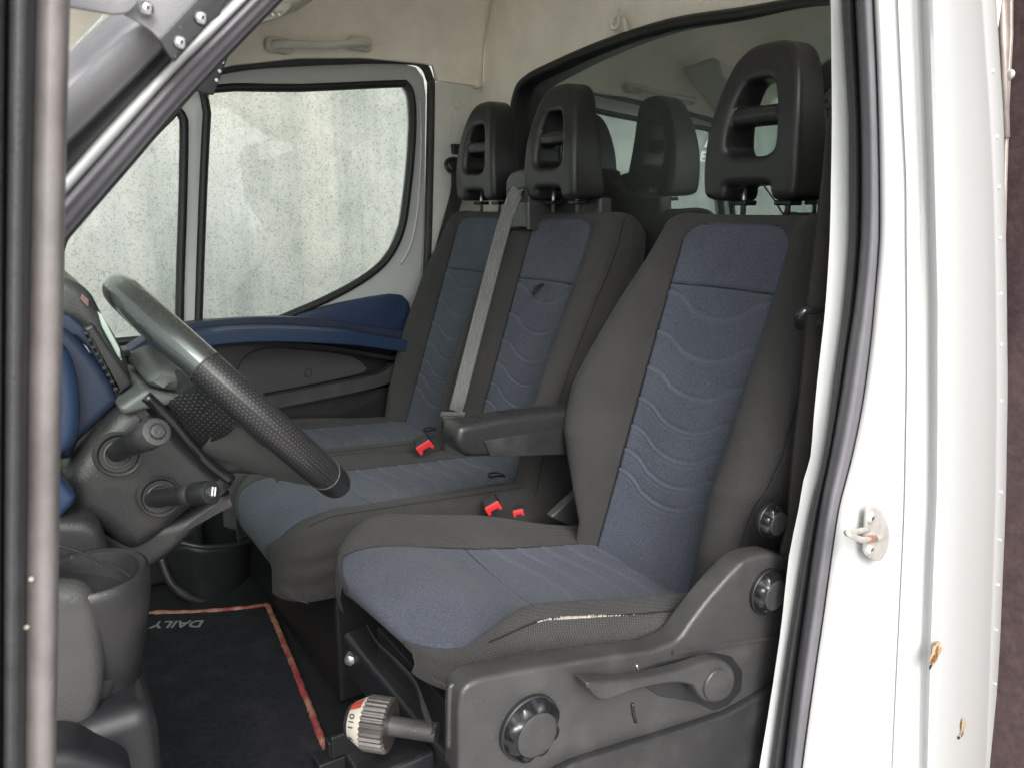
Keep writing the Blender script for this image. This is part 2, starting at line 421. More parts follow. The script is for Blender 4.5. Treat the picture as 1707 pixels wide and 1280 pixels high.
# ================================================================== THE SETTING
gm = MB(); gm.box((0, 0, -.01), (60, 60, .01))
ASPH = mat('yard_asphalt', (.36, .35, .33), .9, bump=.5, bscale=80, var=.25, vscale=3)
tag(gm.build('ground', ASPH, smooth=None), 'grey yard ground under the truck', None, kind='structure')
WY = 3.3
wl = MB(); wl.box((-2, WY+.15, 2.2), (9, .15, 2.2))
wall = wl.build('concrete_wall', CONC, smooth=None)
tag(wall, 'tall pitted pale concrete wall with damp streaks beyond the far door windows', 'wall')
# the open yard on the camera's side: a far building line that the glossy paint and plastics reflect
# ================================================================== TRUCK CAB
cab = thing('truck_cab', 'white truck cab shell with beige felt lining seen through its open door', 'truck cab', (-.8, .8, .75))
XW = .105                                             # rear wall plane
FY = 1.62                                             # far door inner plane
fl = MB(); fl.box((-.8, .86, .785), (.93, .80, .015)); fl.build('floor', FLOORM, cab, smooth=None)
# far side wall skin, front bulkhead, roof skin
sk = MB(); sk.box((-.8, 1.70, .95), (.93, .012, .35)); sk.box((-1.72, .86, 1.05), (.012, .80, .27)); sk.box((-.78, .86, 2.53), (.90, .86, .012))
sk.box((.215, .97, 1.6), (.008, .70, .93))
sk.build('outer_skin', WHITE, cab, smooth=None)
# roof lining, swept along x : flat top, rounded shoulder, side
zb = lambda x: float(np.interp(x, [-1.0, -.75, -.62, -.45, -.27, -.10, -.06, -.05, .11], [1.93, 2.04, 2.087, 2.12, 2.138, 2.140, 2.138, 2.098, 2.094]))
def lining_profile(x):
    f = 1.0
    pts = [(-.02, 2.30), (.0, 2.36), (.06, 2.43), (.2, 2.47), (.8, 2.49), (1.3, 2.47), (1.46, 2.42), (1.545, 2.33), (1.587, 2.22), (1.60, zb(x)+.035), (1.60, zb(x))]
    return smoothpts([(x, y, z) for y, z in pts], 5)
G = []
for x in list(np.linspace(-1.0, -.061, 40))+[-.056, -.052]+list(np.linspace(-.05, .102, 12)):
    row = lining_profile(x)
    if x < -.45:                                        # the roof drops towards the windscreen
        k = (-.45-x)
        row = [Vector((p.x, p.y, p.z-.5*k*k*max(0, (p.z-2.1)/.3))) for p in row]
    G.append(row)
grid('roof_lining', G, LINING, cab, smooth=60, solid=.012)
# rear wall : beige upper lining round the window, white metal below
wo = [(.105, 1.428, 1.50), (.105, 1.432, 1.85), (.105, 1.43, 1.98), (.105, 1.405, 2.055), (.105, 1.36, 2.085), (.105, 1.25, 2.10), (.105, 1.03, 2.118), (.105, .80, 2.122), (.105, .60, 2.105), (.105, .42, 2.088), (.105, .30, 2.05), (.105, .25, 1.98), (.105, .245, 1.75), (.105, .28, 1.61), (.105, .40, 1.592), (.105, 1.30, 1.585), (.105, 1.39, 1.60)]
wo = [(XW, p[1], p[2]) for p in wo[1:]]
def offs(pts, d, cy=.85, cz=1.86):
    out = []; m = len(pts)
    for i in range(m):
        a = Vector(pts[i-1]); b = Vector(pts[(i+1) % m]); t = (b-a).normalized(); nn = Vector((0, t.z, -t.y))
        c = Vector((0, pts[i][1]-cy, pts[i][2]-cz))
        if nn.dot(c) < 0: nn = -nn
        out.append(Vector(pts[i])+nn*d)
    return out
wo_s = smoothpts(wo, 4, True)
outer = [(XW, .06, 1.60), (XW, .06, 2.52), (XW, 1.62, 2.52), (XW, 1.62, 1.60)]
lin = MB()
plate('rear_lining', [[(XW+.004, .15, 1.585), (XW+.004, .15, 2.50), (XW+.004, 1.61, 2.50), (XW+.004, 1.61, 1.585)], [Vector((p.x+.004, p.y, p.z)) for p in offs(wo_s, -.006)]], .02, LINING, cab, bevel=.001, out=(1, 0, 0))
rp = MB(); rp.box((XW+.014, .88, 1.20), (.010, .73, .384)); rp.build('rear_panel', WHITE2, cab, smooth=None)
# corner roll between rear lining and far side: soft fold of felt
fold = smoothpts([(.085, 1.598, 2.09), (.092, 1.59, 2.2), (.095, 1.575, 2.27), (.095, 1.53, 2.36), (.095, 1.44, 2.43)], 6)
MB().tube(fold, .011, 10).build('lining_fold', LINING, cab, 180)
TILT = math.tan(math.radians(4.6))
rw = thing('rear_window', 'wide dark rear cab window reflecting the far door and the middle headrest', 'window', (.11, .85, 1.6))
MB().sweep(smoothpts([(p[0]-.006+(p[1]-.6)*TILT*.4, p[1], p[2]) for p in wo], 5, True), [(-.012, -.07), (-.012, .022), (-.004, .034), (.006, .034), (.013, .026), (.013, -.07)], (-1, 0, 0), closed=True).build('gasket', RUBB, rw, 60)
gl = offs(wo_s, .004)
def gdef(p): return Vector((p.x + (p.y-.6)*TILT, p.y, p.z))
plate('glass_pane', [[Vector((XW-.030, p.y, p.z)) for p in gl]], .004, REARG, rw, bevel=.0005, out=(1, 0, 0), deform=gdef)
bk = MB(); bk.box((.195, .93, 1.85), (.002, .68, .40)); bk.build('box_front_wall', BLACKV, cab, smooth=None)
st = MB(); st.box(at(1061, 434, 'x', XW-.01), (.0006, .018, .022)); st.build('sticker', INK, rw, smooth=None)

# far B-pillar trim
pp = Y([(719, 137), (822, 137), (822, 520), (810, 720), (690, 720), (706, 520), (715, 330)], 1.607)
pil = thing('far_pillar_trim', 'pale grey pillar trim between the far door and the rear wall', 'pillar trim', at(740, 500, 'y', 1.607))
plate('panel', [pp], .03, PILLAR, pil, bevel=.003, out=(0, 1, 0))
c = at(763, 168, 'y', 1.600)
plate('round_cap', [[c+Vector((math.cos(a)*.017, 0, math.sin(a)*.024)) for a in np.linspace(0, 2*math.pi, 28, endpoint=False)]], .010, PILLAR, pil, bevel=.004, out=(0, 1, 0))
for a in (90, 210, 330):
    d = Vector((math.cos(math.radians(a))*.014, 0, math.sin(math.radians(a))*.02)); MB().tube([c+Vector((0, -.001, 0)), c+d+Vector((0, -.0005, 0))], .0022, 8).build('cap_rib', PILLAR, pil, 60)
plate('slider_track', [rounded(Y([(753, 188), (771, 188), (771, 262), (753, 262)], 1.603), .004)], .006, PILLAR, pil, bevel=.0015, out=(0, 1, 0))
plate('slider_button', [rounded(Y([(755, 240), (772, 241), (769, 250), (765, 258), (757, 257)], 1.585), .003)], .018, PLASB, pil, bevel=.003, out=(0, 1, 0))

# ------------------------------------------------------------------ near B-pillar and body side
R_ = [0, 100, 200, 300, 400, 500, 560, 640, 700, 760, 800, 850, 930, 1030, 1110, 1200, 1290]
def col(k, v):
    o = [(float(np.interp(r, [p[1] for p in k], [p[0] for p in k])), r) for r in [-60]+R_+[1340]]
    a = (o[1][0]-o[0][0])/(o[1][1]-o[0][1]); b = (o[-1][0]-o[-4][0])/(o[-1][1]-o[-4][1])
    return [(o[0][0]-260*a, -320)]+o+[(o[-1][0]+360*b, 1700)]
K_wl = [(1384, -60), (1385, 0), (1387, 190), (1385, 330), (1382, 450), (1378, 490), (1371, 560), (1362, 640), (1353, 735), (1350, 780), (1341, 797), (1334, 812), (1331, 850), (1318, 900), (1304, 1030), (1293, 1110), (1288, 1150), (1279, 1200), (1264, 1290), (1258, 1340)]
K_wr = [(1402, -60), (1403, 0), (1409, 100), (1415, 200), (1416, 300), (1415, 400), (1406, 520), (1392, 620), (1378, 735), (1366, 790), (1350, 850), (1332, 950), (1318, 1040), (1307, 1110), (1297, 1180), (1282, 1290), (1276, 1340)]
K_br = [(1424, -60), (1425, 0), (1434, 180), (1436, 330), (1433, 430), (1425, 500), (1416, 560), (1406, 640), (1395, 740), (1367, 830), (1353, 930), (1332, 1080), (1318, 1180), (1306, 1290), (1300, 1340)]
K_br = [(1424, -60), (1425, 0), (1434, 180), (1436, 330), (1433, 430), (1425, 500), (1416, 560), (1404, 640), (1388, 740), (1369, 830), (1353, 930), (1332, 1080), (1318, 1180), (1306, 1290), (1300, 1340)]
K_gr = [(1455, -60), (1456, 0), (1462, 130), (1466, 270), (1466, 400), (1458, 500), (1450, 590), (1437, 680), (1420, 760), (1397, 850), (1385, 930), (1371, 1030), (1353, 1150), (1334, 1290), (1328, 1340)]
K_sm = [(1495, -60), (1497, 0), (1511, 300), (1513, 600), (1509, 830), (1504, 950), (1494, 1150), (1488, 1290), (1486, 1340)]
K_st = [(1544, -60), (1546, 0), (1555, 300), (1560, 500), (1560, 700), (1559, 830), (1553, 950), (1548, 1100), (1543, 1290), (1540, 1340)]
K_bi = [(1634, -60), (1638, 0), (1655, 250), (1661, 450), (1663, 650), (1661, 830), (1655, 1000), (1648, 1200), (1644, 1290), (1641, 1340)]
K_bo = [(1657, -60), (1661, 0), (1673, 200), (1678, 450), (1680, 650), (1677, 830), (1673, 930), (1666, 1100), (1656, 1290), (1652, 1340)]
def mixk(a, b, t):
    A, B_ = col(a, 0), col(b, 0); return [(p[0]*(1-t)+q[0]*t, p[1]) for p, q in zip(A, B_)]
bpil = thing('door_pillar', 'white door jamb and rear body corner of the cab beside the driver seat', 'door jamb', (-.25, .05, .8))
# inner flange (white strip), black trim, grey seal
pxstrip('inner_flange', [(mixk(K_wl, K_wr, 0), .17), (mixk(K_wl, K_wr, 0), .088), (mixk(K_wl, K_wr, 1), .084), (mixk(K_wl, K_wr, 1), .10)], WHITE2, bpil, 30, solid=.002, n=2)
def bulge(a, b, ys, nm, m, k=7):
    cols = []
    for i in range(k+1):
        t = i/k; y = ys[0]*(1-t)+ys[1]*t - ys[2]*math.sin(math.pi*t)**.6
        cols.append((mixk(a, b, t), y))
    cols = [(mixk(a, b, 0), ys[0]+.02)]+cols+[(mixk(a, b, 1), ys[1]+.02)]
    return pxstrip(nm, cols, m, bpil, 180, n=2)
bulge(K_wr, K_br, (.080, .070, .008), 'trim_strip', RUBT)
bulge(K_br, K_gr, (.066, .040, .016), 'weatherstrip', RUBG)
# the jamb face with its long pressings
def jcol(t0, a, b, y): return (mixk(a, b, t0), y)
jc = [jcol(0, K_gr, K_sm, .052), jcol(.02, K_gr, K_sm, .036), jcol(.22, K_gr, K_sm, .027), jcol(.40, K_gr, K_sm, .0275), jcol(.52, K_gr, K_sm, .0285), jcol(.66, K_gr, K_sm, .027), jcol(.992, K_gr, K_sm, .0215)]
pxstrip('jamb_panel', jc, WHITE, bpil, 180, n=3)
jc = [jcol(.985, K_gr, K_sm, .0222), jcol(.997, K_gr, K_sm, .0195), jcol(.06, K_sm, K_st, .0190), jcol(.38, K_sm, K_st, .0175), jcol(.50, K_sm, K_st, .0172), jcol(.62, K_sm, K_st, .0140), jcol(.80, K_sm, K_st, .0125), jcol(.93, K_sm, K_st, .0075), jcol(1, K_sm, K_st, .0015), jcol(.03, K_st, K_bi, -.0025), jcol(.10, K_st, K_bi, -.006)]
pxstrip('jamb_flange', jc, WHITE, bpil, 60, n=3)
jc = [jcol(.10, K_st, K_bi, -.006), jcol(.2, K_st, K_bi, -.006), jcol(.5, K_st, K_bi, .006), jcol(.8, K_st, K_bi, .026), jcol(.97, K_st, K_bi, .044), jcol(1, K_st, K_bi, .050), jcol(.08, K_bi, K_bo, .050), jcol(.9, K_bi, K_bo, .062), jcol(1, K_bi, K_bo, .070), (mixk(K_bo, K_bo, 1), .12)]
pxstrip('side_skin', jc, WHITE, bpil, 60, n=3)
# spot-weld dimples down the flanges
sw_ = MB()
for (px, py) in ((1519, 92), (1522, 230), (1525, 345), (1524, 447), (1526, 511), (1528, 644), (1527, 775), (1526, 830), (1521, 890), (1518, 948), (1510, 1055), (1508, 1130), (1507, 1205)):
    p = at(px, py, 'y', .0185); sw_.lathe(p, (-.35, -1, 0), [(.0028, -.002), (.0026, .0002), (.0018, .0004), (.0011, .0003), (.0004, .0002)], 14)
sw_.build('spot_weld', WHITE, bpil, 180)
s2 = MB()
for (px, py) in ((1656, 118), (1663, 228), (1666, 312), (1668, 397), (1669, 490), (1670, 575), (1670, 668), (1670, 820), (1668, 900), (1665, 975), (1662, 1050), (1660, 1140)):
    p = at(px, py, 'y', .053); s2.lathe(p, (-.5, -1, 0), [(.0028, -.003), (.0024, .0000), (.0014, .0003), (.0006, .0002)], 14)
s2.build('flange_weld', WHITE, bpil, 180)
# lower pressing (a diagonal stiffening bulge at the bottom of the jamb)
MB().tube(smoothpts(Y([(1352, 1330), (1385, 1220), (1420, 1140), (1438, 1080), (1445, 1020)], .036), 6), [.012]*25, 12).build('pressed_rib', WHITE, bpil, 180)
MB().tube(smoothpts(Y([(1470, 1340), (1472, 1200), (1468, 1130), (1462, 1060), (1458, 980)], .036), 6), [.010]*25, 12).build('pressed_rib', WHITE, bpil, 180)
# rust chips
def chip(px, py, y, w, h, m, n=9, seed=1, ang=0, thick=.0006):
    rnd = random.Random(seed); pts = []
    for i in range(n*2):
        a = math.pi*i/n; k = 1+rnd.uniform(-.35, .25)
        dx, dy = math.cos(a)*w*k, math.sin(a)*h*k
        pts.append(at(px+dx*math.cos(ang)-dy*math.sin(ang), py+dx*math.sin(ang)+dy*math.cos(ang), 'y', y))
    return plate('rust_chip', [pts], thick, m, bpil, bevel=.0001, res=0, out=(0, -1, 0))
TANP = mat('bare_primer', (.34, .25, .15), .8, var=.4, vscale=150)
chip(1559, 1089, -.0105, 7.5, 22, TANP, seed=3, ang=.35); chip(1557, 1097, -.0112, 4, 10, RUST, seed=4, ang=.35); chip(1551, 1110, -.0108, 1.8, 5, INK, seed=5, ang=.4); chip(1562, 1083, -.0115, 2, 7, RUST, seed=9, ang=.2)
chip(1606, 1208, .0055, 3.5, 11, TANP, seed=6, ang=.1); chip(1598, 1229, .0045, 2.4, 3, INK, seed=7); chip(1604, 1222, .0050, 1.6, 6, RUST, seed=8, ang=.3)
# door striker
stk = thing('door_striker', 'zinc door striker loop screwed to the white door jamb', 'door striker', at(1455, 900, 'y', .03))
so_ = rounded(Y([(1441, 841), (1461, 845), (1475, 868), (1479, 890), (1476, 912), (1464, 935), (1449, 930), (1437, 920), (1437, 900)], .018), .01)
plate('base_plate', [so_], .004, ZINC, stk, bevel=.0012, out=(0, -1, 0))
a = at(1446, 882, 'y', .014); b = at(1469, 896, 'y', .014)
e1 = at(1412, 888, 'y', -.012); e2 = at(1436, 899, 'y', -.012)
MB().tube(smoothpts([a, a*.3+e1*.7, e1, e2, e2*.7+b*.3, b], 6), .0036, 12).build('striker_loop', ZINC, stk, 180)
MB().tube([e2*.75+b*.25, e2*.35+b*.65], .0043, 12).build('worn_roller', mat('worn_copper', (.45, .24, .17), .4, metal=.6, var=.4, vscale=300), stk, 180)
for px, py in ((1452, 863), (1451, 915)):
    p = at(px, py, 'y', .0135); MB().lathe(p, (0, -1, 0), [(.0075, -.001), (.0072, .001), (.0055, .0025), (.003, .003), (.0029, .0015)], 20).build('screw', ZINC, stk, 40)
    MB().lathe(p, (0, -1, 0), [(.0026, 0), (.0026, .0022)], 6).build('screw_socket', INK, stk, 40)

# cargo box behind the cab, with its aluminium edge trim
cb = thing('cargo_box', 'dark maroon cargo box front wall behind the white cab corner', 'cargo box', (.35, -.3, .9))
XB = .24
b_ = MB(); b_.box((XB+.02, -.10, 1.75), (.02, 1.0, 1.15)); b_.build('board', BOXM, cb, smooth=None)
tr = [at(1640, -40, 'x', XB-.004), at(1690, -40, 'x', XB-.004), at(1690, 60, 'x', XB-.004), at(1684, 170, 'x', XB-.004), at(1680, 300, 'x', XB-.004), at(1677, 430, 'x', XB-.004), at(1640, 430, 'x', XB-.004)]
plate('edge_trim', [tr], .008, ALU, cb, bevel=.002, out=(-1, 0, 0))
MB().tube([at(1668, -30, 'x', XB-.015), at(1672, 60, 'x', XB-.015), at(1677, 230, 'x', XB-.015)], .006, 8).build('trim_ridge', ALU, cb, 180)
MB().lathe(at(1683, 125, 'x', XB-.012), (-1, 0, 0), [(.0085, 0), (.008, .003), (.004, .005), (.001, .005)], 18).build('screw', ZINC, cb, 60)

# ================================================================== PASSENGER DOOR (far side)
pd = thing('passenger_door', 'white far side door with black framed windows and a navy blue armrest rail', 'door', (-.55, 1.64, .8))
DY = 1.625
fo = rounded([(60, 425), (330, 118), (380, 113), (600, 107), (694, 107), (712, 160), (704, 480), (692, 740), (60, 740)], 0)
fo = [(60, 400), (300, 130), (345, 115), (380, 112), (600, 106.5), (672, 106), (694, 112), (707, 130), (711, 160), (709, 330), (703, 480), (692, 600), (690, 760), (60, 760)]
h1 = [(351, 150), (500, 148), (660, 141), (676, 144), (684, 160), (687, 200), (684, 260), (678, 320), (670, 375), (656, 412), (636, 440), (600, 468), (540, 500), (470, 530), (400, 560), (345, 561), (333, 556), (331, 540), (332, 500), (338, 330), (345, 190)]
h2 = [(108, 392), (283, 196), (296, 187), (303, 196), (306, 215), (304, 330), (300, 450), (298, 540), (296, 556), (285, 560), (108, 560)]
plate('door_frame', [Y(fo, DY), Y(h1, DY), Y(h2, DY)], .035, WHITE, pd, bevel=.006, out=(0, 1, 0))
prof = [(-.010, -.004), (-.010, .010), (-.004, .015), (.004, .014), (.009, .008), (.009, -.004)]
w1 = smoothpts(Y(h1, DY-.001), 3, True); MB().sweep(w1, prof, (0, -1, 0), closed=True).build('window_seal', RUBB, pd, 60)
w2 = smoothpts(Y(h2, DY-.001), 3, True); MB().sweep(w2, prof, (0, -1, 0), closed=True).build('window_seal', RUBB, pd, 60)
plate('window_pane', [[p+Vector((0, .02, 0)) for p in Y(h1, DY)]], .004, GLASS, pd, bevel=.0003, out=(0, 1, 0))
plate('window_pane', [[p+Vector((0, .02, 0)) for p in Y(h2, DY)]], .004, GLASS, pd, bevel=.0003, out=(0, 1, 0))
# a pressed fold beside the rear edge
MB().tube(smoothpts(Y([(700, 165), (702, 250), (696, 350), (684, 410), (668, 440)], DY-.002), 5), .004, 8).build('frame_fold', WHITE, pd, 180)
# door aperture seal on the cab
ap = smoothpts(Y([(330, 132), (372, 117), (450, 107), (600, 101), (680, 102), (705, 109), (716, 130), (719, 165), (714, 400), (707, 520), (700, 640), (696, 760)], 1.612), 5)
MB().sweep(ap, [(-.009, -.01), (-.009, .006), (0, .011), (.009, .006), (.009, -.01)], (0, -1, 0)).build('aperture_seal', RUBT, cab, 60)
tp = Y([(372, 62), (372, 114), (450, 104), (600, 98), (684, 99), (712, 108), (722, 137), (790, 137), (790, 62)], 1.612)
# trim : upper ledge, blue rail, recess, insert, lower lip, pocket
tb = [(228, 585), (250, 548), (335, 534), (480, 527), (560, 548), (688, 560), (684, 700), (676, 760), (190, 790), (200, 640)]
plate('trim_panel', [rounded(Y(tb, 1.600), .004)], .03, PLASB, pd, bevel=.006, out=(0, 1, 0))
bt = [(497, 527), (530, 517), (565, 507), (620, 496), (655, 491), (672, 493), (682, 503), (687, 522), (688, 575), (560, 560), (520, 545)]
plate('blue_corner_trim', [Y(bt, 1.585)], .035, BLUEP, pd, bevel=.008, res=4, out=(0, 1, 0))
def ring(px, py, y, r, nm, m, par, rr=.0012):
    c = at(px, py, 'y', y); MB().tube([c+Vector((math.cos(a)*r, 0, math.sin(a)*r*1.25)) for a in np.linspace(0, 2*math.pi, 28, endpoint=False)], rr, 8, closed=True).build(nm, m, par, 180)
ring(661, 512, 1.584, .0105, 'screw_cap', NAVYD, pd)
# blue rail : a rounded bar swept in a gentle arch, standing proud of the door
rail = smoothpts([at(180, 640, 'y', 1.50), at(205, 605, 'y', 1.50), at(255, 578, 'y', 1.52), at(330, 556, 'y', 1.535), at(430, 549, 'y', 1.54), at(540, 554, 'y', 1.545), at(620, 564, 'y', 1.565), at(682, 575, 'y', 1.585)], 6)
MB().sweep(rail, [(.0, .020), (.045, .016), (.085, .012), (.085, -.022), (.03, -.022), (.004, -.018), (-.006, -.006), (-.008, .008)], (0, 0, 1)).build('blue_armrest_rail', BLUEP, pd, 60, bevel=.004)
led = smoothpts([at(205, 585, 'y', 1.53), at(255, 556, 'y', 1.55), at(335, 538, 'y', 1.56), at(430, 531, 'y', 1.565), at(520, 533, 'y', 1.57), at(600, 545, 'y', 1.575), at(684, 556, 'y', 1.58)], 6)
MB().sweep(led, [(-.025, -.012), (-.018, .002), (0, .006), (.045, .008), (.045, -.03), (-.02, -.03)], (0, 0, 1)).build('ledge', NAVYD, pd, 60, bevel=.003)
slot = rounded(Y([(330, 538), (400, 533), (428, 538), (405, 545), (335, 553), (329, 548)], 1.520), .004)
plate('switch_slot', [slot], .03, PLASB, pd, bevel=.002, out=(0, 1, 0))
# under-rail shadow gap lip and insert panel
plate('lower_door_trim', [Y([(60, 590), (228, 590), (684, 700), (684, 1050), (60, 1050)], 1.612)], .02, PLASB, pd, bevel=.002, out=(0, 1, 0))
lip = smoothpts([at(205, 660, 'y', 1.52), at(225, 620, 'y', 1.53), at(262, 596, 'y', 1.54), at(330, 578, 'y', 1.55), at(430, 570, 'y', 1.56), at(540, 578, 'y', 1.565), at(610, 589, 'y', 1.57), at(675, 600, 'y', 1.575)], 6)
MB().sweep(lip, [(-.004, .006), (.03, .006), (.03, -.005), (0, -.007), (-.007, -.002)], (0, 0, 1)).build('rail_underside', PLASB, pd, 60)
ins = [(397, 618), (405, 600), (420, 588), (445, 581), (480, 581), (530, 586), (580, 593), (598, 600), (610, 612), (609, 619), (590, 626), (520, 641), (440, 656), (400, 664), (392, 650)]
plate('insert_panel', [smoothpts(Y(ins, 1.590), 3, True)], .02, mat('charcoal_insert', (.046, .045, .047), .85, bump=.5, bscale=900), pd, bevel=.002, out=(0, 1, 0))
ring(514, 622, 1.589, .0095, 'screw_cap', PLASB, pd)
lo = smoothpts([at(380, 672, 'y', 1.575), at(440, 660, 'y', 1.575), at(520, 645, 'y', 1.575), at(595, 630, 'y', 1.575), at(632, 620, 'y', 1.575), at(650, 606, 'y', 1.575)], 6)
MB().sweep(lo, [(-.004, .002), (0, .004), (.03, .004), (.03, -.032), (.006, -.030), (-.004, -.004)], (0, 0, 1)).build('grab_ledge', PLASL, pd, 60)
plate('door_pocket', [rounded(Y([(330, 700), (480, 672), (560, 657), (655, 643), (676, 640), (676, 760), (330, 800)], 1.583), .01)], .02, PLASB, pd, bevel=.004, out=(0, 1, 0))

# grab handle above the far door
gh = thing('grab_handle', 'beige plastic grab handle fixed above the far door', 'grab handle', at(540, 85, 'y', 1.57))
c1 = at(470, 74, 'y', 1.545); c2 = at(607, 71, 'y', 1.545)
MB().tube(smoothpts([c1+Vector((-.012, .02, -.004)), c1, (c1+c2)/2+Vector((0, -.018, -.008)), c2, c2+Vector((.012, .02, -.004))], 8), [.013]*6+[.010]*22+[.012]*5, 14).build('grip', BEIGEP, gh, 180)
for c in (c1, c2):
    plate('end_cap', [rounded([c+Vector((-.035, .012, .018)), c+Vector((.03, .012, .018)), c+Vector((.03, .012, -.019)), c+Vector((-.035, .012, -.015))], .014)], .03, BEIGEP, gh, bevel=.007, out=(0, 1, 0))
# overhead console corner
oc = thing('overhead_console', 'pale overhead shelf edge with lamp and latches under the roof', 'overhead console', at(420, 60, 'y', 1.35))
cs = [(330, 120), (372, 90), (415, 40), (455, -30), (520, -60), (300, -60), (280, 60)]
plate('shelf_edge', [Y(cs, 1.36)], .25, BEIGEP, oc, bevel=.012, out=(0, 1, 0))
plate('console_beam', [Y([(395, 60), (430, 30), (480, 12), (540, -10), (560, -50), (380, -50)], 1.30)], .2, BEIGEP, oc, bevel=.012, out=(0, 1, 0))
plate('latch_plate', [rounded(Y([(440, 12), (484, 4), (486, 12), (470, 28), (436, 38)], 1.285), .004)], .01, PILLAR, oc, bevel=.002, out=(0, 1, 0))
for px in (445, 456, 467):
    MB().lathe(at(px, 24, 'y', 1.284), (0, -1, 0), [(.006, 0), (.006, .003), (.003, .004)], 12).build('lamp_stud', STEEL, oc, 60)
# coat hook
ch = thing('coat_hook', 'small beige coat hook on the felt lining above the rear window', 'coat hook', at(1030, 50, 'x', .095))
h0 = at(1030, 45, 'x', .095)
plate('hook_base', [rounded([at(1022, 30, 'x', .090), at(1036, 28, 'x', .090), at(1042, 50, 'x', .090), at(1043, 57, 'x', .090), at(1020, 52, 'x', .090)], .004)], .014, BEIGEP, ch, bevel=.003, out=(1, 0, 0))
MB().tube(smoothpts([at(1034, 18, 'x', .092), at(1031, 30, 'x', .080), at(1028, 45, 'x', .068), at(1020, 47, 'x', .058), at(1018, 40, 'x', .055)], 6), .005, 10).build('hook_arm', BEIGEP, ch, 180)

